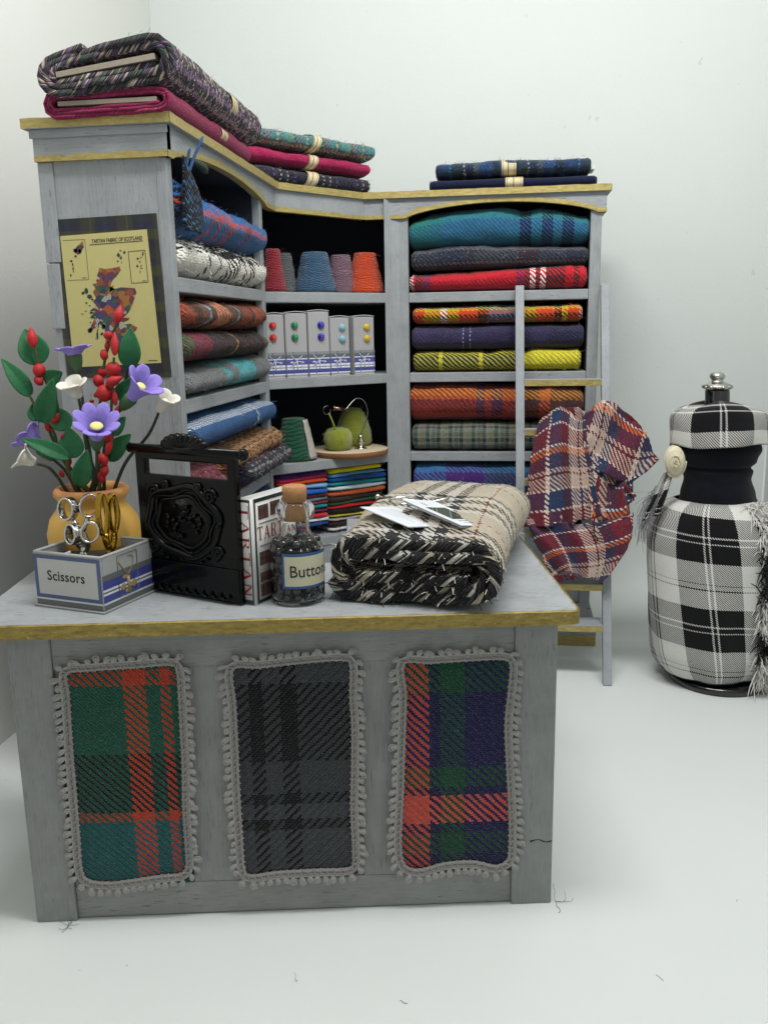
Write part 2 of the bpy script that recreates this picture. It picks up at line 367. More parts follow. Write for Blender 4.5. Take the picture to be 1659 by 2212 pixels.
# frieze with arches
def frieze(p0,p1,zb,arch,zt=21.70,th=.3,inner=True):
    """vertical board from p0 to p1 (plan), bottom edge zb with an optional arch (a0,a1,peak)"""
    p0=Vector(p0);p1=Vector(p1);Ln=(p1-p0).length;d=(p1-p0)/Ln;nn=Vector((-d.y,d.x,0))
    N=60;V=[];F=[];bot=[]
    for i in range(N+1):
        s=Ln*i/N; z=zb
        if arch and arch[0]<s<arch[1]:
            q=(s-arch[0])/(arch[1]-arch[0]); z=zb+(arch[2]-zb)*(math.sin(math.pi*q)**.62)
        bot.append((s,z))
        p=p0+d*s; V+=[(p.x,p.y,z),(p.x,p.y,zt),(p.x+nn.x*th,p.y+nn.y*th,zt),(p.x+nn.x*th,p.y+nn.y*th,z)]
    for i in range(N):
        for k in range(4): F.append((4*i+k,4*i+(k+1)%4,4*i+4+(k+1)%4,4*i+4+k))
    F+=[(3,2,1,0),(4*N,4*N+1,4*N+2,4*N+3)]
    # rubbed gold line that follows the bottom edge
    GV=[];GF=[];rnd=random.Random(int(Ln*10))
    for i,(s,z) in enumerate(bot):
        p=p0+d*s-nn*.012; h=.17+.07*noise.noise(Vector((s*1.3,Ln,0)))+.05*noise.noise(Vector((s*6,Ln,3)))
        q=p0+d*s-nn*.002
        GV+=[(p.x,p.y,z-.012),(p.x,p.y,z+h),(q.x+nn.x*.3,q.y+nn.y*.3,z-.012)]
    for i in range(N): GF+=[(3*i,3*i+3,3*i+4,3*i+1),(3*i+2,3*i+5,3*i+3,3*i)]
    return (V,F),(GV,GF)
fr=[((-18.42,-16.60,0),(-14.25,-16.60,0),None),((-14.25,-16.59,0),(-14.25,-4.18,0),(.45,11.0,21.33)),((-14.25,-4.18,0),(-10.97,-.17,0),None),((-10.97,-.17,0),(.17,-.17,0),(2.0,10.7,21.42)),((.172,-.16,0),(.172,3.9,0),None)]
for i,(p,q,ar) in enumerate(fr):
    A,B=frieze(p,q,20.82+(.0 if ar else .0),ar)
    cp('frieze_board',[A],GX if i in(0,3) else GY,smooth=False); cp('gold_line',[B],GOLD,smooth=False)
# top board: grey top, gold edge
tb=[(-18.66,-16.78),(-14.07,-16.78),(-14.07,-4.2),(-10.97,-.36),(.34,-.36),(.34,4.1),(-18.66,4.1)]
cp('interior_ceiling',[prism([(XB+.3,YN+.4),(-14.6,YN+.4),(-14.6,-4.0),(-11.2,.2),(-.35,.2),(-.35,YB-.2),(XB+.3,YB-.2)],21.5,21.69)],BLACKIN,smooth=False)
cp('top_board',[prism(tb,21.70,21.985)],[GX],smooth=False,bevel=.03)
mb=MB(); 
for i in range(5):
    p=Vector(tb[i]+(0,));q=Vector(tb[(i+1)]+(0,));d=(q-p).normalized();nn=Vector((d.y,-d.x,0))*.018
    Ln=(q-p).length; N=max(4,int(Ln*4)); V=[];F=[]
    for k in range(N+1):
        s=Ln*k/N; c_=p+d*s+nn; hz=.02*nz3((s,i,0),1.7); e=c_-nn*6
        V+=[(c_.x,c_.y,21.705+hz*.3),(c_.x,c_.y,21.992+hz),(e.x,e.y,21.999+hz*.4)]
    for k in range(N): F+=[(3*k,3*k+3,3*k+4,3*k+1),(3*k+1,3*k+4,3*k+5,3*k+2)]
    mb.add(V,F)
build('gold_edge',mb,GOLD,case,world=True,smooth=False)
cp('crown_bead',[box(-18.5,-14.2,-16.66,-16.61,21.45,21.70)],GX,smooth=False,bevel=.02)

# ================================================================== POSTER on the end panel
PY=YN-.012
def pq(cx,cy,dy=0): # photo crop measures -> point on the panel face
    return onY((120+cx*.2080)*.8525,(520+cy*.2080)*.8525,PY-.012-dy)
pc=onY(240,640,PY)
poster=thing('poster','yellow map poster in dark tartan border pasted on the bookcase end panel','poster',(pc.x,PY,pc.z))
def pp(name,geo,mat,**k): return part(name,geo,mat,poster,world=True,smooth=False,**k)
bt=tartan('poster_border_print',[('#23262c',.32),('#3d3c25',.3),('#5a5530',.05),('#3d3c25',.14),('#23262c',.2),('#2a3040',.16)],[('#23262c',.3),('#45432a',.3),('#25283a',.22),('#2c2e30',.25)],T=60,tw=.5,bump=.05,wob=.002,rough=.5)
TL,TR_,BRr,BL=pq(40,180),pq(1330,96),pq(1520,2095),pq(250,2105)
def sheetpoly(pts,th,uvs=False):
    V=[tuple(p) for p in pts]+[(p.x,p.y+th,p.z) for p in pts]; n=len(pts)
    F=[tuple(range(n-1,-1,-1)),tuple(range(n,2*n))]+[(i,(i+1)%n,n+(i+1)%n,n+i) for i in range(n)]
    return V,F,[(v[0],v[2]) for v in V]
pp('border',[sheetpoly([TL,BL,BRr,TR_],.02)],bt)
YEL=plain('poster_yellow_paper','#b9b074',rough=.75,var=.05,nscale=4)
pp('map_sheet',[sheetpoly([pq(160,377,.006),pq(330,1975,.006),pq(1392,1920,.006),pq(1215,293,.006)],.016)],YEL)
# map patches: outline filled with cell colours
t=NT('map_patchwork'); g=t.n('ShaderNodeTexCoord').outputs['Object']
vr=t.n('ShaderNodeTexVoronoi'); vr.inputs['Scale'].default_value=6.5; t.l(g,vr.inputs['Vector'])
sp=t.n('ShaderNodeSeparateColor'); t.l(vr.outputs['Color'],sp.inputs[0])
cc=t.ramp(sp.outputs[0],[(0,'#8f4a30'),(.12,'#2d4a4a'),(.24,'#9c6a2c'),(.36,'#27344f'),(.48,'#6f3038'),(.6,'#2f5a3d'),(.7,'#a9a59c'),(.78,'#3f3f6f'),(.88,'#a8502f'),(.95,'#233238')],'CONSTANT')
ck=t.n('ShaderNodeTexChecker'); ck.inputs['Scale'].default_value=22; t.l(g,ck.inputs['Vector'])
cc=t.mix(t.math('MULTIPLY',ck.outputs['Fac'],.35),cc,lin('#20242c')); t.l(cc,t.b.inputs['Base Color']); t.b.inputs['Roughness'].default_value=.7; MAPM=t.m
MAPD=plain('map_dark_print','#2c3630',rough=.7)
main=[(640,760),(700,775),(770,770),(830,760),(880,745),(900,790),(850,860),(800,910),(770,990),(815,975),(780,1050),(760,1060),(830,1020),(900,1000),(1000,1005),(1070,1010),(1090,1060),(1060,1150),(1030,1240),(990,1310),(930,1370),(1010,1370),(990,1400),(900,1440),(960,1450),(1010,1440),(1100,1490),(1080,1530),(1020,1560),(990,1650),(985,1720),(900,1730),(880,1750),(820,1700),(780,1740),(700,1740),(720,1620),(700,1500),(640,1440),(600,1640),(590,1620),(620,1480),(560,1510),(500,1560),(560,1420),(600,1350),(520,1370),(590,1290),(520,1290),(600,1220),(560,1170),(600,1130),(560,1060),(590,1010),(555,960),(610,950),(600,905),(650,900),(610,860)]
pp('map_print',[sheetpoly([pq(x,y,.012) for x,y in main],.01)],MAPM)
rn=random.Random(4); isl=[]
def blob(cx,cy,r,ry=None):
    ry=ry or r; a0=rn.random()*6
    return [(cx+r*math.cos(a0+k*1.05)*rn.uniform(.55,1.2),cy+ry*math.sin(a0+k*1.05)*rn.uniform(.55,1.2)) for k in range(6)]
for x,y,r,ry in [(480,1050,35,45),(440,1070,22,20),(520,1110,35,30),(550,1150,20,18),(480,1190,16,14),(520,1225,12,12),(430,1325,14,9),(470,1290,14,9),(540,1310,32,20),(560,1370,30,14),(530,1430,10,12),(525,1520,30,38),(615,1590,16,45),(668,1570,20,30),(690,1480,30,30),(870,610,22,30),(900,640,20,20),(860,680,12,15),(893,555,14,12),(940,575,16,18),(908,700,6,16),(350,625,18,20),(345,550,26,35),(400,560,26,28),(300,680,20,14),(312,720,12,26),(318,770,10,26),(322,810,9,14),(290,855,9,18),(1170,575,9,10),(1165,600,12,22),(1145,635,9,12),(1105,650,14,16),(1130,690,16,12),(1100,740,16,18),(1145,740,8,18),(1150,770,16,7),(1135,810,6,20),(440,515,9,8)]: isl.append(sheetpoly([pq(a,b,.012) for a,b in blob(x,y,r,ry)],.01))
for q_ in isl: pp('island_print',[q_],MAPD)
pp('map_print',[sheetpoly([pq(a,b,.012) for a,b in [(440,432),(445,500),(410,590),(370,600),(330,560),(365,500)]],.01)],MAPM)
def pline(a,b,w=3,dy=.012):
    d=Vector((b[0]-a[0],b[1]-a[1])).normalized(); n=Vector((-d.y,d.x))*w
    return sheetpoly([pq(a[0]+n.x,a[1]+n.y,dy),pq(b[0]+n.x,b[1]+n.y,dy),pq(b[0]-n.x,b[1]-n.y,dy),pq(a[0]-n.x,a[1]-n.y,dy)],.01)
ln=[pline((520,483),(1168,433),4)]
for a,b in [((988,565),(1192,548)),((1192,548),(1232,938)),((1232,938),(1030,950)),((1030,950),(988,565))]: ln.append(pline(a,b,3))
for a,b in [((190,430),(460,415)),((460,415),(510,905)),((250,915),(510,905))]: ln.append(pline(a,b,1.5))
ln+= [pline((430,885),(478,883),3),pline((1160,922),(1212,920),3),pline((1235,1893),(1345,1890),4)]
pp('ruled_line',ln,BLACKINK)
V,F=text_geo('TARTAN FABRIC OF SCOTLAND',size=1,bold=.018)
xs=[v[0] for v in V]; wd=max(xs)-min(xs); x0=min(xs)
def mp_(v): 
    s=(v[0]-x0)/wd; return tuple(pq(545+s*615-v[1]*4,443-s*45-v[1]*66,.012))
pp('title_lettering',[([mp_(v) for v in V],F)],BLACKINK)

# ================================================================== CLOTH GEOMETRY
def roll(L,W,H,seed=0,nx=56,nr=44,sq=2.7,wob=.05,sag=.06,u0=0,v0=0,tap=0,hair=0,fold=None,endr=.12,bend=None,hfn=None):
    """soft folded cloth: x along its length, y from front (0) to back (W), z up from 0"""
    V=[];UV=[]
    def sec(th):
        c,s=math.cos(th),math.sin(th)
        return (-(abs(c)**(2/sq))*(1 if c>0 else -1), (abs(s)**(2/sq))*(1 if s>0 else -1))
    ths=[-math.pi/2+2*math.pi*k/nr for k in range(nr+1)]
    # v starts at the front bottom and climbs over the front
    base=[sec(th) for th in ths]; arc=[0]
    for k in range(1,nr+1): arc.append(arc[-1]+math.hypot((base[k][0]-base[k-1][0])*W/2,(base[k][1]-base[k-1][1])*H/2))
    for i in range(nx):
        x=L*i/(nx-1); e=min(x,L-x); rs=1
        if e<endr: rs=.80+.20*math.sqrt(max(0,1-(1-e/endr)**2))
        hh=H*(hfn(i/(nx-1)) if hfn else 1)
        for k in range(nr+1):
            a,b=base[k]; b2=b
            y=W/2+a*W/2*(1-(1-rs)*.6); z=hh/2+b2*hh/2*rs+(1-rs)*0
            p=(x,y*.9,z)
            d=wob*nz3(p,1.1,seed)+wob*.5*nz3(p,3.0,seed+3)
            y+= -d*(1.0 if a<0 else .3)*1.2
            if b>0: z+=d*.8-sag*(.5+.5*math.sin(x*1.3+seed))*b
            if fold:
                for fx,fw,fd in fold:
                    q=math.exp(-((x-fx)/fw)**2); z-= fd*q*b*.6 if b>0 else 0; y+=fd*q*.9*(1 if a<0 else 0)
            if bend: 
                z+=bend(x/L)
            V.append((x,y,max(z,0.0) if not bend else z)); UV.append((x+u0,arc[k]+v0-W*.5))
    n=nr+1
    F=[(i*n+k,(i+1)*n+k,(i+1)*n+k+1,i*n+k+1) for i in range(nx-1) for k in range(nr)]
    # ends: folded layers, pulled inward ring by ring
    for side,i in ((0,0),(1,nx-1)):
        ring=[i*n+k for k in range(n)]; c=np.mean([V[q] for q in ring],axis=0)
        prev=ring
        for q_,(s,dx) in enumerate([(.86,.03),(.70,-.05),(.5,.02),(.3,-.05)]):
            cur=[]
            for k in range(n):
                p=V[ring[k]]; V.append((p[0]+(dx if side else -dx)+.03*nz3(p,4,seed+q_),c[1]+(p[1]-c[1])*(s if q_<9 else s),c[2]+(p[2]-c[2])*s)); cur.append(len(V)-1)
                UV.append((UV[ring[k]][0]+(.1*q_+.1)*(1 if side else -1),UV[ring[k]][1]))
            for k in range(n-1):
                f=(prev[k],prev[k+1],cur[k+1],cur[k]); F.append(f if not side else f[::-1])
            prev=cur
        F.append(tuple(prev[:-1]) if not side else tuple(prev[:-1])[::-1])
    g=[(V,F,UV)]
    if hair:
        rr=random.Random(seed*13+5); HV=[];HF=[];HU=[]
        for h in range(hair):
            i=rr.randrange(nx); k=rr.randrange(int(nr*.05),int(nr*.55)); p=Vector(V[i*n+k]); uvh=UV[i*n+k]
            cy=Vector((0,p.y-W*.45,p.z-H*.5)).normalized(); d=(cy+Vector((rr.uniform(-1,1),rr.uniform(-.4,.4),rr.uniform(-.6,.8)))).normalized()
            ln_=rr.uniform(.08,.26); q=p+d*ln_*.5+Vector((rr.uniform(-.04,.04),0,rr.uniform(-.03,.05))); e=p+d*ln_+Vector((rr.uniform(-.1,.1),0,rr.uniform(-.08,.06)))
            s=Vector((rr.uniform(-1,1),rr.uniform(-1,1),rr.uniform(-1,1))).normalized()*.006; o=len(HV)
            for z_ in (p,q,e): HV+=[tuple(z_-s),tuple(z_+s)]; HU+=[uvh,uvh]
            HF+=[(o,o+1,o+3,o+2),(o+2,o+3,o+5,o+4)]
        g.append((HV,HF,HU))
    return g
def bolt_spiral(L,cw,ch,t,turns,seed=0,nx=40,npt=34,jit=.06,tilt=0,hfn=None,gap=1.0,round_=1):
    """cloth wrapped round a flat core; section in y (0..) and z, returns geometry centred on the core"""
    sec=[];N=int(npt*turns)
    def race(ph,o):
        # racetrack around cw x ch core at offset o
        w=cw/2; h=ch/2+o; per=4*w+2*math.pi*h; s=(ph%1)*per
        if s<2*w: return (-w+s,-h),(0,-1)
        s-=2*w
        if s<math.pi*h: a=-math.pi/2+s/h; return (w+h*math.cos(a)*round_,h*math.sin(a)),(math.cos(a),math.sin(a))
        s-=math.pi*h
        if s<2*w: return (w-s,h),(0,1)
        s-=2*w; a=math.pi/2+s/h; return (-w+h*math.cos(a)*round_,h*math.sin(a)),(math.cos(a),math.sin(a))
    arc=0;pr=None
    for i in range(N+1):
        tu=i/npt; p,n=race(tu,t*.5+t*tu*gap)
        if pr: arc+=math.hypot(p[0]-pr[0],p[1]-pr[1])
        pr=p; sec.append((p,n,arc))
    V=[];UV=[];F=[]; rr=random.Random(seed); m=len(sec)
    for i in range(nx):
        x0=L*i/(nx-1)
        for j,(p,n,ar) in enumerate(sec):
            e=(abs(2*i/(nx-1)-1))**8; x=x0+(jit*nz3((ar*1.2,0,0),1,seed+(0 if i<nx/2 else 9)))*e
            q=(x,p[0],p[1]); dd=.05*nz3(q,.9,seed)+.025*nz3(q,2.6,seed)
            sc_=(hfn(x0/L,p[0]) if hfn else 1)
            for sd in (-1,1):
                V.append((x,p[0]+n[0]*(sd*t*.46)+dd*n[0],(p[1]+n[1]*(sd*t*.46))*sc_+dd*n[1])); UV.append((x0,ar+t*(sd<0)))
    w=2*m
    for i in range(nx-1):
        for j in range(m-1):
            a=i*w+2*j; b=(i+1)*w+2*j
            F.append((a,a+2,b+2,b)); F.append((a+1,b+1,b+3,a+3))
        a=i*w;b=(i+1)*w; F.append((a,b,b+1,a+1)); a=i*w+2*(m-1); b=(i+1)*w+2*(m-1); F.append((a,a+1,b+1,b))
    for i,fl in ((0,0),(nx-1,1)):
        for j in range(m-1):
            a=i*w+2*j; f=(a,a+1,a+3,a+2); F.append(f[::-1] if fl else f)
    zmin=min(v[2] for v in V)
    return [(V,F,UV)],zmin
def hairs(geo,n,seed,ln=.2,th=.005):
    V,F,UV=geo[0]; rr=random.Random(seed); HV=[];HF=[];HU=[]
    c=Vector(np.mean(V,axis=0))
    for h in range(n):
        i=rr.randrange(len(V)); p=Vector(V[i]); o=(p-c); o.x=0; o=o.normalized() if o.length else Vector((0,0,1))
        d=(o+Vector((rr.uniform(-1,1),rr.uniform(-.7,.7),rr.uniform(-.7,.7)))).normalized(); L=rr.uniform(.3,1)*ln
        q=p+d*L*.5; e=p+d*L+Vector((rr.uniform(-.4,.4),rr.uniform(-.4,.4),rr.uniform(-.4,.2)))*L; s=Vector((rr.uniform(-1,1),rr.uniform(-1,1),rr.uniform(-1,1))).normalized()*th; k=len(HV)
        for z_ in (p,q,e): HV+=[tuple(z_-s),tuple(z_+s)]; HU+=[UV[i]]*2
        HF+=[(k,k+1,k+3,k+2),(k+2,k+3,k+5,k+4)]
    return [(HV,HF,HU)]

# ---------------- cloth patterns
M={}
M['teal']=tartan('teal_blue_twill',[('#1f7a58',1.0),('#237268',.6),('#2a7180',3.6),('#131d20',.5),('#2f7f8a',.45),('#131d20',.5),('#2c7785',.5),('#131d20',.5),('#2c7785',1.6)],[('#28487a',.15),('#2b4f86',.55),('#2a7482',1.4),('#28587a',3)],T=19,pu=9.25)
M['greynavy']=tartan('grey_navy_wool',[('#3c4048',1.2),('#2b3040',1.4),('#3a3038',.4),('#45474c',2.0),('#42262c',1)],[('#23283a',.5),('#5b5d61',.25),('#23273a',.5),('#6a6a6c',.2)],T=18,fleck=[('#85868a',.36)])
M['redplaid']=tartan('red_plaid_wool',[('#e8dcd8',.18),('#a51e2c',.1),('#18302e',.35),('#263a62',.3),('#bf1f2d',4.1),('#5a2d5a',.35),('#1b2c2a',.25),('#efe6e0',.25),('#1b2c2a',.22),('#efe6e0',.25),('#1b2c2a',.9),('#c8202e',.4),('#1b2c2a',.25),('#c8202e',.4),('#ece2de',.2)],[('#8e1c28',.25),('#c8202e',.28),('#b01c29',.15),('#4c2020',.2),('#26302c',.16),('#b5202c',.6)],T=19,pu=8.5)
M['orange']=tartan('orange_yellow_tartan',[('#c8431e',.5),('#b9a811',.8),('#e2dfd0',.3),('#bdab12',.6),('#cf4a1f',.9),('#1b2622',.45),('#35708a',1.3),('#1d4a46',.4),('#b2a020',.6),('#d04a1f',.9),('#1b2622',.3),('#c9b224',.3),('#cf4a1f',.5),('#e6b6a4',.3),('#1d3a36',.5)],[('#3a2018',.16),('#c8431e',.22),('#c2ae18',.28),('#efe8da',.1),('#d0801f',.5),('#b24a20',.4)],T=18,pu=8.6)
M['purple']=tartan('dark_purple_twill',[('#3e3758',.8),('#373050',1.6),('#8d93c4',.07),('#312c4a',.28),('#8d93c4',.07),('#332e50',1.9),('#22223a',1.0),('#2f2c4c',.8),('#23233c',2)],[('#2f2a48',.5),('#3a3354',.6),('#2a2742',.7)],T=18,pu=8.5)
M['yellow']=tartan('yellow_black_twill',[('#1e2010',.05),('#24260f',1.15),('#e0d31a',.2),('#24260f',1.75),('#e0d31a',.2),('#22240f',1.75),('#e5d80f',3.4)],[('#a9a552',.6),('#d8cc1c',.3),('#bdb43a',.7)],T=16,pu=8.5)
M['yellow2']=tartan('bright_yellow_twill',[('#e6da12',1)],[('#ded20f',1)],T=11)
M['redorange']=tartan('red_orange_tartan',[('#8f3226',3.2),('#262b48',.4),('#8f3226',.35),('#262b48',.5),('#96372a',.8),('#3a3a28',1.0),('#b4552c',.5),('#3c3a28',1.6)],[('#6e2a2c',.35),('#5a2838',.25),('#b0622a',.25),('#c07c2e',.42),('#b4472e',.3),('#303358',.3),('#a53a30',.5)],T=15,pu=8.35)
M['greencheck']=tartan('grey_green_check',[('#7f8780',.1),('#1e3634',.17),('#8a8f86',.12),('#8b8468',.17),('#7b8480',.1),('#1c3a3a',.17),('#828a84',.12),('#5f6358',.17)],[('#7f8780',.12),('#1e3634',.19),('#8a8468',.12),('#68705e',.2),('#7f8780',.1)],T=17,bump=1,weave=2)
M['bluepurple']=tartan('blue_purple_tartan',[('#3a6ca0',1.6),('#4a2a74',1.9),('#2f5a68',2.4),('#3b2f6a',1.6),('#2b5462',1)],[('#43246a',.55),('#4a2570',.35),('#3b6fa5',.55),('#3a4f86',.5)],T=16,pu=8.4)
M['blueorange']=tartan('blue_orange_tartan',[('#152338',.9),('#2e66a0',.5),('#2f6aa6',1.5),('#c2472c',.45),('#2f6aa6',.5),('#c2472c',.15),('#2f6aa6',.4),('#c2472c',.15),('#2f6aa6',.5),('#c2472c',.45),('#2d649c',1.7),('#7a3a4a',.3),('#2d649c',2.4)],[('#28405f',.25),('#c2472c',.22),('#2e66a0',.95),('#b9492f',.3),('#2f5f92',.5),('#2c5a8c',.9)],T=17,pu=9.9,tw=.5,fleck=[('#6da2c8',.3)])
M['whiteblack']=tartan('white_black_tweed',[('#efece2',2.1),('#121315',.35),('#efece2',.8),('#121315',.4),('#efece2',.5),('#121315',1.3),('#efece2',.6),('#121315',.3),('#efece2',.5),('#121315',.5),('#efece2',1.6)],[('#efece2',.42),('#17181b',.42),('#efece2',.35),('#17181b',.10),('#efece2',2.1)],T=12,pu=9.9,bump=1.1,dist=.06,painted_hilite=0)
M['rust']=knit('rust_brown_knit',tw=.75,weave=4,stops=[('#a8492c',1.0),('#4a3526',.5),('#7a5a48',.4),('#93aebf',.2),('#4c3626',.5),('#cf8a64',1.4),('#5a4434',.5),('#8a94a0',.15),('#54402f',.4),('#9c442c',1.1),('#4a3324',.6)],T=13,period=8.2,fleck=[('#3b2a20',.33)],bump=1.2,vs=[('#8a4a30',.3),('#553c2c',.2),('#a05c3e',.3)])
M['maroon']=knit('maroon_brown_knit',tw=.75,weave=4,stops=[('#56643f',.6),('#8a2c42',1.8),('#2e2226',1.2),('#2a1c18',1.9),('#d0a336',.14),('#2c1c18',2.5),('#241d22',1.2)],T=14,period=9.2,fleck=[('#4a3a3a',.36)],bump=1.1,vs=[('#5c2630',.3),('#38242a',.3),('#2a1e1c',.3)])
M['greyteal']=tartan('grey_teal_tweed',[('#6f7272',3.8),('#38a2aa',.7),('#6a6f70',.7),('#38a2aa',2.2),('#5f6a6c',.8)],[('#7b7d7c',.22),('#55595c',.22)],T=14,pu=8.4,weave=4,tw=.75,fleck=[('#b5b8b6',.34)])
M['bluewhite']=tartan('blue_white_tweed',[('#27456f',.2),('#2f639c',7.0),('#dfe5ea',.22),('#2f639c',3)],[('#2b5c94',.55),('#e2e7ea',.5),('#2f639c',.6),('#356aa2',.8),('#2b5c94',.9)],T=16,pu=10.5,bump=1.2,dist=.05,tw=.5)
M['tan']=knit('tan_maroon_knit',[('#b58a55',.22),('#7d5236',.12),('#c09660',.2),('#5a2c36',.12)],T=9,fleck=[('#8a3038',.36),('#d8b684',.33)],bump=1.2)
M['greymulti']=knit('grey_multi_knit',[('#3a3a3e',.3),('#8e9095',.12),('#2a2a2e',.25),('#6a2630',.12),('#2b3350',.2),('#b9babb',.08)],T=9,fleck=[('#1c1c20',.38)],bump=1.1)
M['indigo']=knit('indigo_knit',[('#263a74',.4),('#2c4280',.3),('#1f2c58',.2)],T=8,fleck=[('#4a64a4',.32)],bump=1.2)
M['pinkred']=knit('dusty_red_knit',[('#8a3a48',.25),('#a0606a',.2),('#6c2a38',.2)],T=9,fleck=[('#c59aa0',.33),('#4a2028',.36)],bump=1.1)
M['blackcloth']=tartan('black_cloth',[('#15161a',1)],[('#1b1c20',1)],T=14,painted_hilite=.02)
M['multi']=knit('dark_multicolour_knit',[('#2a2c2e',.22),('#8c6a96',.14),('#23302c',.2),('#b9a2a4',.12),('#30232e',.18),('#5c3f70',.12),('#3a4a40',.2)],T=15,fleck=[('#191c1e',.40),('#dcc9b8',.40),('#94659f',.37),('#c98aa0',.35)],bump=1.2)
M['magenta']=tartan('magenta_cloth',[('#8c1f4c',.1),('#7c1a43',.06)],[('#8c1f4c',1)],T=16,weave=2,bump=.8)
M['magenta2']=tartan('bright_magenta_cloth',[('#a3164f',1)],[('#94164a',1)],T=15,weave=2,bump=.5)
M['navystripe']=knit('navy_striped_knit',[('#1c1c34',1.0),('#6a4284',.16),('#1c1f2c',.26),('#b0a8a0',.16),('#20242a',.2),('#a8a29c',.16),('#1b1e2a',.28),('#6a4284',.16)],T=10,period=2.4,bump=1.1,vs=[('#1a1c30',.3),('#1e2232',.3)])
M['tealmulti']=knit('teal_multicolour_knit',[('#5a9898',.4),('#8f9a72',.12),('#2f5d58',.2),('#a83a5a',.22),('#437e80',.3),('#c9b080',.12),('#5f6f70',.2)],T=10,period=1.65,fleck=[('#79c0c0',.33),('#263832',.35)],bump=1.2)
M['blueplaid']=knit('blue_grey_plaid',[('#2c4a78',.5),('#3d7ab0',.1),('#2a3a3a',.4),('#9aa0a4',.12),('#26304a',.3),('#6b7478',.2),('#2f5a96',.5),('#1f2a30',.3)],T=11,period=2.9,bump=1.1,vs=[('#2b4064',.2),('#33454a',.2),('#5a6a80',.06)])
M['navy']=tartan('plain_navy_wool',[('#161c38',1)],[('#191f3c',1)],T=16,bump=.4,painted_hilite=.03)
M['beige']=tartan('beige_check_blanket',[('#141416',.5),('#e6e3da',.2),('#141416',.35),('#d3c8b2',.55),('#a62c30',.06),('#cdc2ac',.75),('#e6e3da',.3),('#131315',.3),('#e4e1d8',.3),('#131315',.3),('#e4e1d8',.3),('#131315',.25),('#d3c8b2',1.0),('#cdc2ac',.9),('#9c2a2c',.07),('#d3c8b2',.8),('#e4e1d8',.3),('#141415',.3),('#e4e1d8',.3),('#141415',.3),('#d3c8b2',1.2)],[('#cdc2ac',.8),('#e4e1d8',.3),('#141415',.3),('#e6e3da',.3),('#141415',.3),('#e6e3da',.3),('#141415',.3),('#d3c8b2',.7),('#a02c2e',.07),('#cdc2ac',.8)],T=19,bump=1.2,dist=.07)
M['shawl']=tartan('maroon_navy_shawl',[('#6c1f2e',.8),('#d8c2b4',.12),('#27375a',.55),('#5c1d2c',.45),('#c4aea2',.5),('#571c2a',.1),('#c0aa9c',.3),('#2a3650',.45)],[('#402a44',.55),('#c76a34',.24),('#c9d0d6',.1),('#6c1f2e',.8),('#d9c7ba',.12),('#27375a',.6),('#d9c7ba',.1),('#b8a294',.5),('#57202c',.09),('#b8a294',.2)],T=22,bump=1.0)
M['monoskirt']=tartan('black_white_check',[('#0f0f12',1.15),('#c8c8c4',.08),('#0f0f12',.14),('#c8c8c4',.08),('#0f0f12',1.1),('#cfcfca',.95),('#17171b',.08),('#cfcfca',.16),('#17171b',.08),('#cfcfca',1.15)],[('#cfcfca',.92),('#0f0f12',.82),('#c8c8c4',.07),('#0f0f12',.2),('#c8c8c4',.07),('#0f0f12',.8),('#cfcfca',.8),('#17171b',.06),('#cfcfca',.2),('#17171b',.06)],T=38,bump=.2,dist=.01,wob=.004,painted_hilite=.03)
M['p_green']=tartan('green_orange_panel_tweed',[('#14513f',1.62),('#b8401f',.54),('#15523f',.36),('#b03c22',.30),('#14513f',.5)],[('#a83c28',.16),('#1a5868',1.82),('#a83c28',.24),('#0d1416',1.70),('#14503f',1.88),('#a83c28',.45),('#14503f',.6)],T=19,bump=1.1,dist=.05)
M['p_black']=tartan('black_charcoal_panel_tweed',[('#3a3d41',.5),('#08090b',.42),('#3a3d41',.42),('#08090b',.42),('#3a3d41',1.4)],[('#43464b',1.6),('#0a0b0d',.32),('#43464b',.42),('#0a0b0d',.32),('#3a3d41',.9),('#0a0b0d',2.2)],T=16,bump=1.1,dist=.05,fleck=[('#45484c',.33)],ang=-1,painted_hilite=.05)
M['p_blue']=tartan('blue_coral_panel_tweed',[('#bb4c3e',.84),('#17163f',.30),('#12472e',.62),('#1a1848',1.4)],[('#17163f',.5),('#14402e',.62),('#17163f',.3),('#c95344',.80),('#17163f',.25),('#12472e',.60),('#1a1848',2.15),('#12472e',1.0)],T=17,bump=1.1,dist=.05)

# ---------------- cloth on the shelves
GR='folded cloths on the bookcase shelves'
def shelf_right(z,h,mat,label,x0=-8.9,x1=-.55,yf=-.05,**k):
    o=single('folded_cloth',roll(x1-x0,3.2,h,hair=k.pop('hair',170),**k),M[mat],label,'cloth',(x0,yf,z),0,GR); return o
Z1=17.425;Z2=13.635;Z3=9.755;Z4=6.055
shelf_right(Z1,1.02,'redplaid','red tartan cloth at the bottom of the right bay top shelf',seed=1,x1=-.6,hfn=lambda s:.93+.25*s-.06*math.sin(s*6),wob=.07)
shelf_right(Z1+1.0,1.08,'greynavy','grey and navy flecked wool between the red tartan and the teal cloth',seed=2,x0=-8.8,hfn=lambda s:.95+.12*math.sin(s*5),wob=.06,bend=lambda s:.0+.10*s)
shelf_right(Z1+1.98,1.72,'teal','teal and blue twill under the arch of the right bay, topmost there',seed=3,x0=-8.92,x1=-.5,fold=[(5.4,.55,.32)],wob=.08,sq=2.4,hfn=lambda s:.8+.32*math.sin(math.pi*min(1,s*1.05))**.8,yf=.0,bend=lambda s:.10*s)
shelf_right(Z2,1.02,'yellow','yellow and black twill with plain yellow right half, under the purple cloth',seed=4,x0=-8.75,x1=-.75,fold=[(3.6,.35,.13),(5.3,.3,.22)],wob=.05,hfn=lambda s:1.0+.1*s)
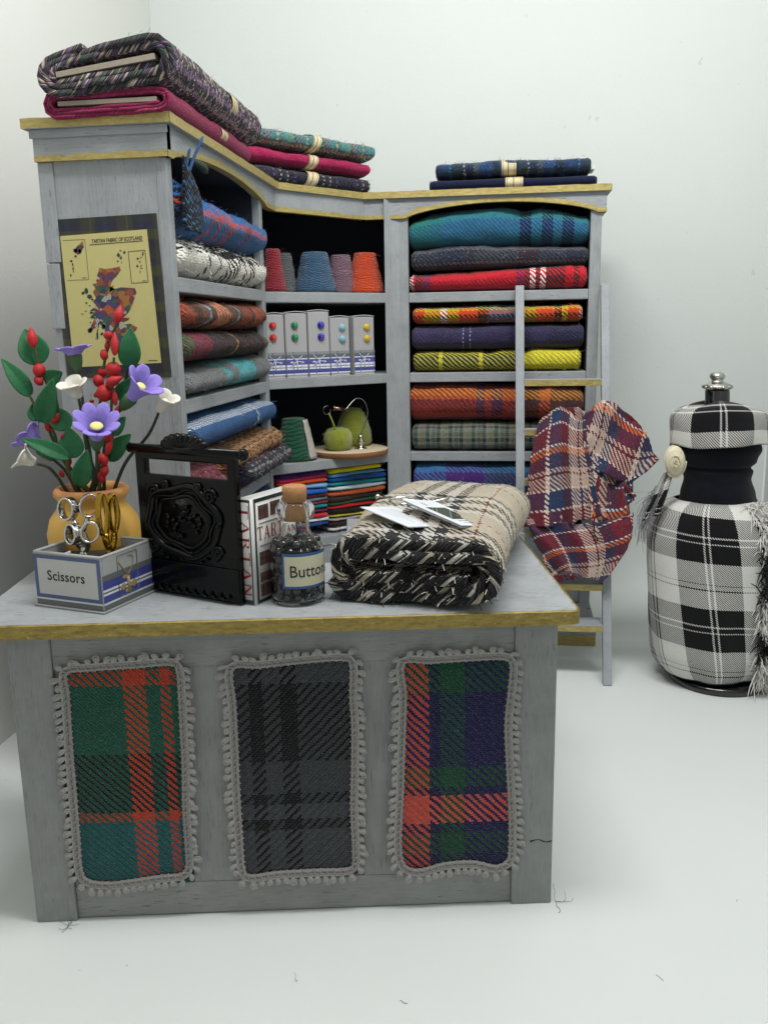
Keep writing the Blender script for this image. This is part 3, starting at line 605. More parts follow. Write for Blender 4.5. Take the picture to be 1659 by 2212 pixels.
shelf_right(Z2+1.05,1.2,'purple','dark purple twill with two pale dotted lines, on the right bay second shelf',seed=5,x0=-8.8,x1=-.65,wob=.05)
shelf_right(Z2+2.3,.86,'orange','orange, yellow and light blue tartan directly under the right bay top shelf board',seed=6,x0=-8.75,x1=-.75,wob=.07)
shelf_right(Z3,1.42,'greencheck','grey cloth with small green and beige checks on the right bay third shelf',seed=7,x0=-8.85,x1=-.6,wob=.05,sq=3)
shelf_right(Z3+1.45,1.92,'redorange','thick red, orange and navy tartan lying on the small green check cloth',seed=8,x0=-8.95,x1=-.55,wob=.09,sq=2.3,yf=-.1,hfn=lambda s:1.02-.12*s)
shelf_right(Z4,1.3,'indigo','indigo blue cloth at the foot of the right bay, mostly behind the beige blanket',seed=10,x0=-8.8,wob=.05)
shelf_right(Z4+1.35,1.8,'bluepurple','blue and purple tartan on the lowest shelf of the right bay',seed=9,x0=-8.78,wob=.06)
def shelf_left(z,h,mat,label,y0=-15.98,y1=-6.32,xf=0,w=3.2,rz=0,**k):
    hr=k.pop('hair',260)
    return single('folded_cloth',roll(y1-y0,w,h,hair=hr,**k),M[mat],label,'cloth',(L_+.04+xf,y0,z),math.pi/2+rz,GR)
shelf_left(Z1,1.35,'whiteblack','chunky white tweed with black checks under the blue and orange cloth',seed=21,sq=2.3,xf=.14,wob=.12,y1=-6.0,hfn=lambda s:.95+.1*math.sin(3*s),hair=420)
shelf_left(Z1+1.3,1.65,'blueorange','blue and orange tartan under the arch of the left bay, its corner turned up',seed=22,sq=2.2,xf=.18,wob=.12,y1=-6.0,hfn=lambda s:1.05-.18*s+.12*math.exp(-((s-.05)/.08)**2),hair=420)
shelf_left(Z2,1.05,'greyteal','grey tweed with a turquoise end, lowest on the left bay second shelf',seed=23,xf=.15,wob=.07,y1=-6.05,hfn=lambda s:.85+.35*s,sq=2.3)
shelf_left(Z2+1.08,1.12,'maroon','maroon and dark brown knit with one thin gold line',seed=24,xf=.14,wob=.08,y1=-6.05,sq=2.2,hfn=lambda s:1.06-.1*s)
shelf_left(Z2+2.16,1.12,'rust','rust, tan and brown striped knit at the top of the left bay second shelf',seed=25,xf=.12,wob=.08,y1=-6.1,sq=2.2,hfn=lambda s:.95+.05*s)
shelf_left(11.75,1.35,'bluewhite','blue tweed with white dashes right under the left bay second shelf board',seed=26,xf=.22,wob=.06,sq=2.3,y1=-5.7,hfn=lambda s:.95,hair=300)
shelf_left(10.55,1.1,'tan','tan and maroon ribbed knit under the blue and white tweed',seed=27,xf=.36,wob=.1,sq=2.1,y0=-13.0,y1=-5.2,hfn=lambda s:.9+.25*s)
shelf_left(Z3,1.25,'greymulti','grey and black striped knit whose roll sticks out towards the green cone',seed=28,xf=.62,wob=.1,sq=2.1,y0=-11.0,y1=-4.75,w=3.4)
shelf_left(Z3,1.6,'pinkred','dusty red knit seen through the handle of the black plaque',seed=29,xf=.08,wob=.1,sq=2.2,y0=-15.95,y1=-11.3)
shelf_left(Z4,3.25,'indigo','crumpled indigo knit behind the tartan book at the left bay',seed=30,xf=.5,wob=.2,sq=2.2,y0=-12.5,y1=-6.3)
shelf_left(Z4,2.2,'blackcloth','black cloth under the crumpled indigo knit',seed=31,xf=.95,wob=.15,sq=2.2,y0=-13.6,y1=-8.6)
# turned-up corner and loose yarn ends of the blue cloth
def leafstrip(p0,p1,w0,w1,nrm,n=10,bow=0):
    p0,p1=Vector(p0),Vector(p1); d=p1-p0; s=d.cross(Vector(nrm)).normalized(); V=[];UV=[]
    for i in range(n):
        t_=i/(n-1); c_=p0+d*t_+Vector(nrm)*bow*math.sin(math.pi*t_); w_=w0+(w1-w0)*t_
        for k in range(5): q=k/4-.5; V.append(tuple(c_+s*w_*2*q+Vector(nrm)*.12*(.25-q*q))); UV.append((t_*d.length,q*w_*2+5))
    return V,[(5*i+k,5*i+5+k,5*i+6+k,5*i+1+k) for i in range(n-1) for k in range(4)],UV
M['darkblue']=tartan('dark_blue_dotted_reverse',[('#111a26',1)],[('#39638c',.12),('#101722',.12)],T=10,bump=1.2,dist=.05)
root=[o for o in bpy.data.objects if o.get('label','').startswith('blue and orange tartan')][0]
mb=MB()
V,F,UV=grid(12,14,lambda u,v:(L_+.30+.22*math.sin(u*3)+.12*v,-16.02+1.35*u*(1-.15*v),Z1+1.35+2.15*v*(1-.85*u**.8)+.0),lambda u,v:(u*1.6,v*2.4))
mb.add(V,F,UV); build('turned_corner',mb,M['darkblue'],root,world=True,solid=.12)
yarn=[]
for i,(a,b_,c_) in enumerate([((L_+.35,-15.9,20.0),(L_+.55,-15.5,20.9),(L_+.8,-15.2,21.6)),((L_+.3,-15.95,19.8),(L_+.4,-15.7,20.7),(L_+.5,-15.6,21.2))]):
    yarn.append(tube(smoothpath([a,b_,c_],10),[.05]*9+[.02],6))
part('loose_yarn',yarn,plain('blue_yarn','#2b4f7c',rough=.9,bump=.8,bscale=40),root,world=True)
part('loose_yarn',[tube(smoothpath([(L_+.45,-15.5,20.9),(L_+.7,-15.2,20.75),(L_+.75,-14.9,20.6)],8),[.06,.09,.1,.12,.13,.12,.1,.05],7)],plain('green_yarn','#2f3b2c',rough=.95,bump=.8,bscale=30),root,world=True,label='dark green yarn tuft')

# ---------------- bolts on top of the bookcase
GB='bolts of cloth lying on top of the bookcase'
def band(x,w,W,H,y0=0,z0=0,th=.02,lean=0):
    """paper band around a roll of depth W and height H at x"""
    V=[];UV=[];n=36
    for k in range(n+1):
        th_=-math.pi/2+2*math.pi*k/n; c,s=math.cos(th_),math.sin(th_); e=2/2.6
        y=W/2-(abs(c)**e)*(1 if c>0 else -1)*(W/2+th); z=H/2+(abs(s)**e)*(1 if s>0 else -1)*(H/2+th)
        for dx in (-w/2,w/2): V.append((x+dx+lean*(z-H/2),y+y0,z+z0)); UV.append((dx,k/n))
    return V,[(2*k,2*k+2,2*k+3,2*k+1) for k in range(n)],UV
def banded(label,L,W,H,mat,loc,rz,bx,seed,hair=200,bw=.5,lean=0,**k):
    t_=thing('cloth_bolt',label,'cloth bolt',loc,rz,GB)
    part('cloth',roll(L,W,H,seed=seed,hair=hair,**k),M[mat],t_)
    b_=part('paper_band',[band(bx,bw,W,H,lean=lean,th=.045)],PAPER,t_)
    part('printed_line',[band(bx-.03,.035,W,H,lean=lean,th=.052),band(bx+bw*.38,.02,W,H,lean=lean,th=.052),band(bx-bw*.42,.02,W,H,lean=lean,th=.052)],PAPERDK,b_)
    return t_
# left wing: two big bolts seen end-on
t_=thing('cloth_bolt','magenta bolt of cloth on the bookcase beneath the dark multicoloured bolt','cloth bolt',(-15.85,-16.95,22.0),math.pi/2,GB)
g,zm=bolt_spiral(8.4,3.15,.12,.095,2.55,seed=3,jit=.08,hfn=lambda s,p:1)
V,F,UV=g[0]; g=[([(x,y,z+.30) for x,y,z in V],F,UV)]
part('cloth',g,M['magenta'],t_)
part('card_core',[box(-.0,8.2,-1.5,1.5,.24,.36)],CARDB,t_,smooth=False)
b_=part('paper_band',[band(5.0,.62,3.8,.66,y0=-1.9,z0=.0,th=.05)],PAPER,t_); part('printed_line',[band(4.95,.04,3.8,.66,y0=-1.9,th=.06),band(5.12,.03,3.8,.66,y0=-1.9,th=.06)],PAPERDK,b_)
t_=thing('cloth_bolt','dark multicoloured knit bolt on top of the stack, its card core showing','cloth bolt',(-15.75,-17.1,22.68),math.pi/2,GB)
g,zm=bolt_spiral(9.2,2.9,.16,.20,2.6,seed=5,jit=.12,gap=.85,hfn=lambda s,p:1.0-.10*p/1.9)
rot=Matrix.Rotation(R(-6.5),4,'X')
def xf(g,M_): return [([tuple(M_@Vector(v)) for v in V],F,UV) for V,F,UV in g]
T1=Matrix.Translation((0,0,.52))@rot
part('cloth',xf(g,T1)+xf(hairs(g,900,7),T1),M['multi'],t_)
part('card_core',[(lambda vf:([tuple(T1@Vector(v)) for v in vf[0]],vf[1]))(box(-.02,9.0,-1.5,1.5,-.07,.08))],CARDB,t_,smooth=False)
b_=part('paper_band',xf([band(5.7,.6,4.1,1.12,y0=-2.05,z0=-.56,th=.06)],T1),PAPER,t_); part('printed_line',xf([band(5.6,.04,4.1,1.12,y0=-2.05,z0=-.56,th=.07),band(5.85,.03,4.1,1.12,y0=-2.05,z0=-.56,th=.07)],T1),PAPERDK,b_)
# corner: three rolls along the diagonal
def dg(t0,off,z): p=Vector((-14.6,-4.55,0))+Vector((3.28,4.01,0)).normalized()*t0+Vector((-4.01,3.28,0)).normalized()*off; return (p.x,p.y,z)
DA=math.atan2(4.01,3.28)
banded('navy striped knit bolt lying lowest on the bookcase corner',6.9,2.9,.80,'navystripe',dg(-.5,.15,22.0),DA,3.3,41,bw=.62,lean=.3,wob=.05)
banded('bright magenta bolt between the navy striped and the teal bolts',7.0,2.9,.70,'magenta2',dg(-.6,.12,22.8),DA,3.45,42,bw=.5,lean=.2,wob=.07,fold=[(2.1,.18,.12)])
banded('teal multicoloured knit bolt on top of the bookcase corner pile',7.2,2.8,.80,'tealmulti',dg(-.6,.0,23.52),DA,3.6,43,bw=.45,lean=.35,wob=.05)
banded('plain navy bolt beneath the blue plaid bolt on the right of the bookcase',7.65,2.7,.56,'navy',(-7.9,-.05,22.0),R(1.0),3.9,44,bw=.8,wob=.03,hair=60)
banded('blue and grey plaid bolt on top of the plain navy bolt',7.05,2.6,.72,'blueplaid',(-7.6,-.1,22.6),R(.8),3.35,45,bw=.66,wob=.05)
part('card_core',[box(6.9,7.28,.7,1.9,.2,.38)],WHITEC,bpy.data.objects['cloth_bolt.006'],smooth=False)

# ================================================================== MIDDLE BAY
def yarn_mat(name,col,dark,scale=38,tilt=.15):
    t=NT(name); g=t.n('ShaderNodeTexCoord').outputs['Object']
    nz=t.n('ShaderNodeTexNoise'); nz.inputs['Scale'].default_value=2.2; nz.inputs['Detail'].default_value=4; t.l(g,nz.inputs['Vector'])
    sx=t.n('ShaderNodeSeparateXYZ'); t.l(g,sx.inputs[0])
    zz=t.math('ADD',sx.outputs[2],t.math('MULTIPLY',nz.outputs[0],.45)); zz=t.math('ADD',zz,t.math('MULTIPLY',sx.outputs[0],tilt))
    s=t.math('ABSOLUTE',t.math('SINE',t.math('MULTIPLY',zz,scale)))
    fine=t.noise(22,4,.7,g)
    f=t.math('MULTIPLY',t.math('ADD',t.math('MULTIPLY',s,.7),t.math('MULTIPLY',fine,1.2)),.62)
    t.l(t.mix(f,lin(dark),lin(col)),t.b.inputs['Base Color']); t.b.inputs['Roughness'].default_value=.95; t.b.inputs['Specular IOR Level'].default_value=.1; t.b.inputs['Sheen Weight'].default_value=.3
    t.bump(t.math('ADD',s,t.math('MULTIPLY',fine,.8)),1,.05); return t.m
def cone(label,tc,off,z,rb,rt,h,mat,seed,group='cones of yarn on the middle bay top shelf',lean=0,base=None,extra=None):
    p=mid(tc,off,z); t_=thing('yarn_cone',label,'yarn cone',tuple(p),seed*1.7,group)
    pr=[(.02,.04),(rb*.97,.04),(rb,.12)]+[(rb+(rt-rb)*(q/10)**.9+.02*math.sin(q*2.1+seed),.12+(h-.16)*q/10) for q in range(1,11)]+[(rt*.9,h),(.02,h-.03)]
    V,F,UV=lathe(pr,36)
    V=[(x*(1+.04*nz3((x,y,z_),1.5,seed)),y*(1+.04*nz3((x,y,z_),1.5,seed)),z_) for x,y,z_ in V]
    rr=random.Random(seed); fz=[]
    for k in range(90):
        a=rr.uniform(0,6.28); q=rr.random(); r_=rb+(rt-rb)*q; z_=.1+q*(h-.1); P=Vector((r_*math.cos(a),r_*math.sin(a),z_)); d=Vector((math.cos(a)+rr.uniform(-1,1),math.sin(a)+rr.uniform(-1,1),rr.uniform(-.6,1))).normalized()*rr.uniform(.05,.28)
        fz.append(tube([P,P+d*.5,P+d+Vector((0,0,rr.uniform(-.05,.05)))],.0035,3,False))
    part('yarn',[(V,F,UV)]+fz,mat,t_)
    part('cone_base',[lathe([(.01,0),(rb*.9,0),(rb*.93,.03),(rb*.9,.06),(.01,.06)],24)],plain('cone_card','#a8a294',rough=.9),t_)
    return t_
cone('red yarn cone at the far left behind the shelf post',.68,.55,Z1,.58,.32,1.85,yarn_mat('red_yarn','#a82838','#5e1420'),1)
cone('grey yarn cone just right of the red one',1.85,1.75,Z1,.62,.36,1.8,yarn_mat('grey_yarn','#6e7274','#3a3d3f'),2)
cone('large denim blue yarn cone in the middle of the top shelf',3.1,1.05,Z1,1.0,.60,1.83,yarn_mat('denim_yarn','#3d6484','#1f3a54'),3)
cone('dusty pink yarn cone between the blue and the orange cones',4.95,1.8,Z1,.72,.48,1.82,yarn_mat('pink_yarn','#8e6c7c','#553f4c'),4)
cone('bright orange yarn cone beside the right post',6.05,1.35,Z1,.95,.52,1.92,yarn_mat('orange_yarn','#e04c18','#a83008'),5)
g_=cone('dark green yarn cone with a white wool side on the third shelf',1.62,.95,Z3,1.0,.52,1.98,yarn_mat('green_yarn_cone','#1f5a40','#0c2b20',17,.25),6,None)
part('wool_patch',[grid(14,8,lambda u,v:((1.03-.42*u+.05*nz3((u*6,v*6,0),1,3))*math.cos(R(-12-55*v)-6*1.7+R(35)),(1.03-.42*u+.05*nz3((u*6,v*6,0),1,3))*math.sin(R(-12-55*v)-6*1.7+R(35)),.1+1.8*u))],plain('white_wool','#b3aca4',rough=1,bump=1,bscale=22,var=.2),g_,solid=.06)
# button boxes
def bandmat():
    t=NT('printed_box_band'); g=t.n('ShaderNodeTexCoord').outputs['Object']; sx=t.n('ShaderNodeSeparateXYZ'); t.l(g,sx.inputs[0])
    z=t.math('DIVIDE',sx.outputs[2],1.1)
    c=t.ramp(z,[(0,'#5d6266'),(.12,'#d9dbe4'),(.17,'#43488c'),(.33,'#d9dbe4'),(.40,'#4a4e70'),(.43,'#d9dbe4'),(.52,'#4a4f96'),(.74,'#d9dbe4'),(.78,'#5d6266'),(.93,'#84878c')],'CONSTANT')
    s=t.math('ABSOLUTE',t.math('SUBTRACT',t.math('FRACT',t.math('MULTIPLY',sx.outputs[0],1.35)),.5))
    c=t.mix(t.math('MULTIPLY',t.math('LESS_THAN',s,.035),.8),c,lin('#54587c'))
    t.l(c,t.b.inputs['Base Color']); t.b.inputs['Roughness'].default_value=.45; return t.m
BAND=bandmat(); CARD=plain('pale_grey_card','#a3a2a4',rough=.5,var=.05,nscale=2); PALE=plain('pale_print','#b9b8c8',rough=.5)
def gemmat(name,c):
    m_=plain(name,c,rough=.08,var=.3,nscale=9,spec=.9,coat=1); return m_
GBX='small button boxes in a row on the middle bay second shelf'
for i,(t0,t1,h,off,cn,gc,rot_) in enumerate([(-.08,.93,2.83,.18,'red','#c02418',0),(.93,2.06,2.88,.12,'green','#0d7a44',0),(2.08,3.2,2.95,.10,'dark blue','#20189a',-2),(3.25,4.33,2.68,.12,'pale blue','#7fb0be',1),(4.52,5.73,2.70,.08,'yellow','#c9a80c',3)]):
    p=mid(t0,off,Z2); w_=t1-t0
    bx=thing('button_box','grey card box with two round %s gem buttons on its front'%cn,'box',tuple(p),ANG+R(rot_),GBX)
    part('carton',[box(.015,w_-.015,0,1.0,.02,h)],CARD,bx,smooth=False,bevel=.05)
    part('lid_flap',[grid(8,4,lambda u,v:(.03+(w_-.05)*u,-.035+.9*v,h+.015+.05*math.sin(math.pi*u)*(1-v)))],WHITEC,bx,solid=.02)
    part('bottom_flap',[grid(8,3,lambda u,v:(.03+(w_-.05)*u,-.03+.5*v,.02))],WHITEC,bx,solid=.02)
    b_=part('printed_band',[([(.02,-.012,.12+0),(w_-.02,-.012,.12),(w_-.02,-.012,1.15),(.02,-.012,1.15),(.02,-.003,.12),(w_-.02,-.003,.12),(w_-.02,-.003,1.15),(.02,-.003,1.15)],[(0,1,2,3),(7,6,5,4),(0,4,5,1),(3,2,6,7)])],BAND,bx,smooth=False)
    cx=w_*.5
    mo=[tube([(cx-.32,-.02,1.0),(cx-.05,-.02,.74),(cx+.26,-.02,.98)],.022,5),tube([(cx-.3,-.02,.52),(cx-.05,-.02,.72),(cx+.22,-.02,.7)],.03,5),tube([(cx-.02,-.02,.75),(cx,-.02,.3)],.035,5),ellip((cx-.28,-.02,.5),(.09,.02,.07)),ellip((cx+.24,-.02,.5),(.10,.02,.07)),ellip((cx-.28,-.02,.68),(.1,.02,.05)),ellip((cx+.24,-.02,.68),(.1,.02,.05))]
    part('printed_motif',mo,PALE,b_)
    gx={0:.42,1:.47,2:.66,3:.66,4:.74}[i]
    for zg in (2.33,1.80):
        zg=zg-(0.12 if i>2 else 0)
        Vg=[(0,-.17,0)];n=10
        for rr_,yy in ((.09,-.15),(.165,-.08),(.185,-.02)):
            for k in range(n): a=2*math.pi*(k+(.5 if rr_==.165 else 0))/n; Vg.append((rr_*math.cos(a),yy,rr_*math.sin(a)))
        Fg=[(0,1+(k+1)%n,1+k) for k in range(n)]
        for r_ in range(2):
            for k in range(n): a=1+r_*n+k;b2=1+r_*n+(k+1)%n; Fg+=[(a,b2,b2+n),(a,b2+n,a+n)]
        part('gem_button',[([(x+gx,y+.0,z+zg) for x,y,z in Vg],Fg)],gemmat('gem_'+cn.replace(' ','_'),gc),bx,smooth=False)
# round board with lime yarn and hook stand
bc=mid(4.68,1.0,Z3)
WOODT=plain('pale_birch_wood','#c2b49a',rough=.6,var=.1,nscale=5); BARK=plain('brown_wood_edge','#8a5c34',rough=.7,var=.3,bump=.4)
bd=thing('round_board','round birch slice with brown edge under the lime yarn','board',tuple(bc),0)
part('disc',[lathe([(.01,.28),(1.86,.28),(1.9,.26)],48)],WOODT,bd)
part('rim',[lathe([(1.9,.26),(1.93,.2),(1.9,.03),(1.86,0),(.01,0)],48)],BARK,bd)
def lime(label,t_,off,rb,h,top,seed,vert):
    p=mid(t_,off,Z3+.285)
    t=NT('lime_wool_%d'%seed); g=t.n('ShaderNodeTexCoord').outputs['Object']
    mpn=t.n('ShaderNodeMapping'); t.l(g,mpn.inputs[0]); mpn.inputs['Scale'].default_value=(14,14,2) if vert else (3,3,16)
    n1=t.noise(1.5,5,.7,mpn.outputs[0]); t.l(t.mix(n1,lin('#5f6a1c'),lin('#a3ab3c' if vert else '#8f9434')),t.b.inputs['Base Color']); t.b.inputs['Roughness'].default_value=1; t.b.inputs['Specular IOR Level'].default_value=.05; t.b.inputs['Sheen Weight'].default_value=.4; t.bump(n1,1,.06)
    pr=[(.02,0)]+top+[(.02,h)]
    V,F,UV=lathe(pr,36); V=[(x*(1+.07*nz3((x,y,z),2,seed)),y*(1+.07*nz3((x,y,z),2,seed)),z) for x,y,z in V]
    rr=random.Random(seed); fz=[]
    for k in range(260):
        i=rr.randrange(36,len(V)-36); P=Vector(V[i]); d=(Vector((P.x,P.y,rr.uniform(-.5,.8))).normalized()+Vector((rr.uniform(-1,1),rr.uniform(-1,1),rr.uniform(-1,1)))).normalized()*rr.uniform(.04,.2)
        fz.append(tube([P,P+d*.5,P+d],.004,3,False))
    return single('yarn_ball' if vert else 'yarn_cone',[(V,F,UV)]+fz,t.m,label,'yarn ball' if vert else 'yarn cone',tuple(p),0)
lime('small squat lime green yarn ball at the front of the round board',3.9,.72,.6,1.05,[(.5,.02),(.64,.18),(.70,.5),(.66,.8),(.5,1.0),(.25,1.08)],61,True)
lime('tall fuzzy lime green yarn cone behind the hook stand',5.42,1.75,.9,1.9,[(.8,.02),(.93,.2),(.9,.7),(.74,1.2),(.56,1.6),(.38,1.84)],62,False)
SILV=plain('silver_metal','#c9c6c0',rough=.16,metal=1,var=.05); SILD=plain('silver_wire','#8e8a86',rough=.25,metal=1)
hs=thing('hook_stand','small silver stand with a curved wire arm on the round board','hook stand',tuple(mid(4.95,.35,Z3+.285)),ANG)
part('base',[lathe([(.01,0),(.3,0),(.3,.04),(.2,.07),(.12,.12),(.1,.2),(.17,.3),(.16,.42),(.1,.5),(.12,.56),(.09,.66),(.01,.7)],20)],SILV,hs)
ap=smoothpath([(0,0,.66),(.35,0,1.35),(.42,0,1.9),(.2,0,2.35),(-.2,0,2.45),(-.55,0,2.2),(-.8,0,1.98),(-1.0,0,2.0)],30)
part('wire_arm',[tube(ap,.03,7)],SILD,hs)
part('clip',[tube([(-.95,0,2.0),(-1.45,0,2.06)],.09,8),tube([(-1.45,0,2.06),(-1.52,0,2.07)],.14,8)],plain('copper_clip','#9a7a72',rough=.25,metal=1),hs)
part('hook_ring',[tube([(-1.85+.2*math.cos(a),0,2.0+.2*math.sin(a)) for a in [R(10*k) for k in range(6,37)]],.018,5)],SILD,hs)
part('yarn_strand',[tube(smoothpath([(-1.75,0,1.85),(-1.55,0,1.4),(-1.35,.1,1.0)],8),.045,6)],plain('lime_strand','#8f9a3c',rough=1,bump=1,bscale=30),hs,label='twisted lime green strand')
# felt sheets
GF='felt sheets stacked in the lowest middle bay'
def felt(label,t0,t1,off,z,h,col,seed,w=2.6):
    rr=random.Random(seed); c_=plain('felt_'+col.strip('#'),col,rough=1,var=.12,nscale=5,bump=.9,bscale=18,spec=.05,sheen=.3)
    a=rr.uniform(-.06,.06); g=roll(t1-t0,w,h,seed=seed,nx=26,nr=24,sq=3.4,wob=.05,sag=.02,hair=50,endr=.08,bend=lambda s:.05*math.sin(s*4+seed)*.5)
    p=mid(t0,off,z); return single('felt_sheet',g,c_,label,'felt sheet',tuple(p),ANG+a*.4,GF)
fz=9.30
stack2=[('#e2cc0a','bright yellow felt sheet on top of the right pile',.30,0),('#4a94c4','sky blue felt sheet just under the bright yellow one',.2,.25),('#0e4c94','royal blue felt sheet above the teal one, right pile',.26,.3),('#0f8f94','teal felt sheet above the pale blue one, right pile',.22,.3),('#c3d2da','very pale blue felt sheet above the rust one',.24,.35),('#b9552a','rust orange felt sheet above the brown one',.3,.25),('#32251c','dark brown felt sheet between rust and forest green',.26,.1),('#1e4a2c','forest green felt sheet above the red one',.18,.35),('#c01a20','red felt sheet above the black one, right pile',.24,.15),('#121214','black felt sheet under the red one, right pile',.26,.15),('#b5ac1c','olive yellow felt sheet in the lower right pile',.14,.45),('#a8989c','pale mauve grey felt sheet low in the right pile',.2,.1),('#2a211a','very dark brown felt sheet near the bottom of the right pile',.3,0),('#c9c8c8','white felt sheet at the very bottom of the right pile',.22,-.1)]
z=9.22
for i,(c_,lb,h,ex) in enumerate(stack2):
    z-=h*.93; felt(lb,3.12,6.15+ex,.28,z,h,c_,80+i)
stack1=[('#4a1a6c','purple felt sheet on top of the left pile',.26),('#d8206a','hot pink felt sheet under the purple one',.16),('#e0501c','vivid orange felt sheet in the left pile',.24),('#7aa8dc','baby blue felt sheet in the left pile',.28),('#1c5fb8','cobalt blue felt sheet in the left pile',.28),('#4c1c30','maroon felt sheet in the left pile',.16),('#6c7580','slate grey felt sheet in the left pile',.24),('#8a2030','crimson felt sheet in the left pile',.16),('#14888e','turquoise felt sheet low in the left pile',.24),('#6c2a4c','plum felt sheet low in the left pile',.2),('#c2283a','cherry red felt sheet seen through the bottle neck',.26),('#c5c9cc','off-white felt sheet low in the left pile',.16),('#1b4890','blue felt sheet at the bottom of the left pile',.26)]
z=9.22
for i,(c_,lb,h) in enumerate(stack1):
    z-=h*.93; felt(lb,.35 if i<5 else .5,3.05,.3,z,h,c_,110+i)

# ================================================================== DESK
DYAW=.169; DO=(-16.876,-23.233,0)
desk=thing('shop_counter','grey wooden counter with gilt edged top and three framed tartan panels','counter',DO,DYAW)
DGX=wood_paint('counter_grey_paint_along_x','#858785','x',nick=.6); DGZ=wood_paint('counter_grey_paint_upright','#858785','z',nick=.6)
DTX=wood_paint('counter_top_grey_paint','#969a9d','x',nick=.55)
W_=14.139; DH=8.31; TH=.369
top=[(-.92,-.45),(W_+.22,-.45),(W_+.40,-.38),(W_+.45,-.22),(W_+.45,11.2),(8.62,11.2),(8.62,4.85),(-.92,4.85)]
part('table_top',[prism(top,DH,DH+TH)],DTX,desk,smooth=False,bevel=.035)
mb=MB(); loop=[(-.94,-.47),(W_+.2,-.47),(W_+.36,-.43),(W_+.45,-.34),(W_+.47,-.2),(W_+.47,11.22)]
V=[];F=[];k0=0
pts=[]
for i in range(len(loop)-1):
    a=Vector(loop[i]);b_=Vector(loop[i+1]);n_=max(1,int((b_-a).length*5))
    for k in range(n_): pts.append(a+(b_-a)*k/n_)
pts.append(Vector(loop[-1]))
for i,p in enumerate(pts):
    hz=.012*nz3((p.x,p.y,0),2.1); inn=.035+.05*abs(nz3((p.x,p.y,5),2.7)); tdir=(pts[min(i+1,len(pts)-1)]-pts[max(i-1,0)]).normalized(); nn=Vector((-tdir.y,tdir.x))
    V+=[(p.x,p.y,DH+.005),(p.x,p.y,DH+TH-.02+hz),(p.x+nn.x*.03,p.y+nn.y*.03,DH+TH+.006),(p.x+nn.x*inn*1.6,p.y+nn.y*inn*1.6,DH+TH+.004)]
for i in range(len(pts)-1):
    for k in range(3): F.append((4*i+k,4*i+4+k,4*i+5+k,4*i+1+k))
part('gold_edge',[(V,F)],GOLDD,desk,smooth=False)
part('corner_post',[box(0,1.1,.04,.55,0,DH-.004)],DGZ,desk,smooth=False,bevel=.04)
part('corner_post',[box(W_-1.12,W_,.04,.55,0,DH-.004)],DGZ,desk,smooth=False,bevel=.04)
part('top_rail',[box(1.1,W_-1.12,.10,.4,7.28,DH-.004)],DGX,desk,smooth=False,bevel=.02)
part('bottom_rail',[box(1.1,W_-1.12,.14,.4,0.05,1.0)],DGX,desk,smooth=False,bevel=.02)
part('front_board',[box(1.1,W_-1.12,.20,.4,1.003,7.277)],DGZ,desk,smooth=False)
for a,b_ in ((1.1,1.25),(4.3,5.9),(8.95,10.3)): part('stile',[box(a+.003,b_,.15,.199,1.003,7.277)],DGZ,desk,smooth=False,bevel=.02)
part('side_board',[box(.1,.35,.55,4.5,0,DH-.004)],DGX,desk,smooth=False); part('side_board',[box(W_-.3,W_-.1,.55,10.8,0,DH-.004)],DGX,desk,smooth=False)
part('back_board',[box(.35,8.9,4.2,4.5,0,DH-.004)],DGX,desk,smooth=False); part('back_board',[box(8.9,W_-.3,10.5,10.8,0,DH-.004)],DGX,desk,smooth=False)
part('inner_board',[box(8.9,9.1,4.5,10.5,0,DH-.004)],DGX,desk,smooth=False)
# framed panels
TRIM=plain('grey_braid','#918e8c',rough=.95,var=.2,nscale=16,bump=1,bscale=30); TAS=plain('grey_tassel_thread','#a5a2a0',rough=.95,var=.2,nscale=20,bump=.8,bscale=40)
c2=CC; Md=FR[desk.name].inverted()
def dpt(x,y,off): # measured outline point on the counter front -> local
    P0=FR[desk.name]@Vector((0,off,0)); n=FR[desk.name].to_3x3()@Vector((0,1,0)); q=Md@onPl(x,y,P0,n); return q
def braid(path,closed=True):
    """flat cord with two plied rows"""
    out=[]; N=len(path)
    for row in (-1,1):
        P=[];r=[]
        for i,p in enumerate(path):
            a=path[(i-1)%N];b_=path[(i+1)%N];d=(b_-a).normalized();nn=Vector((-d.z,0,d.x))
            P.append(p+nn*.046*row+Vector((0,-.03+.012*math.sin(i*2.2),0)))
        out.append(tube(P+[P[0]],.052,6,False))
    for i,p in enumerate(path): 
        a=path[(i-1)%N];b_=path[(i+1)%N];d=(b_-a).normalized();nn=Vector((-d.z,0,d.x))
        if i%2==0: out.append(tube([p+nn*.11+Vector((0,-.02,0))-d*.03,p+Vector((0,-.105,0))+d*.03,p-nn*.11+Vector((0,-.02,0))+d*.06],.028,4,False))
    return out
def resample(P,step,closed=True):
    Q=[];L=[0];pts=P+[P[0]] if closed else P
    for i in range(1,len(pts)): L.append(L[-1]+(pts[i]-pts[i-1]).length)
    n=int(L[-1]/step); k=0
    for i in range(n):
        s=L[-1]*i/n
        while L[k+1]<s: k+=1
        q=(s-L[k])/(L[k+1]-L[k]); Q.append(pts[k]+(pts[k+1]-pts[k])*q)
    return Q
def closed_smooth(P,n=160):
    m_=len(P);out=[]
    for i in range(n):
        s=i/n*m_;k=int(s);t_=s-k;p0,p1,p2,p3=P[(k-1)%m_],P[k%m_],P[(k+1)%m_],P[(k+2)%m_]
        out.append(.5*((2*p1)+(p2-p0)*t_+(2*p0-5*p1+4*p2-p3)*t_*t_+(3*p1-p0-3*p2+p3)*t_**3))
    return out
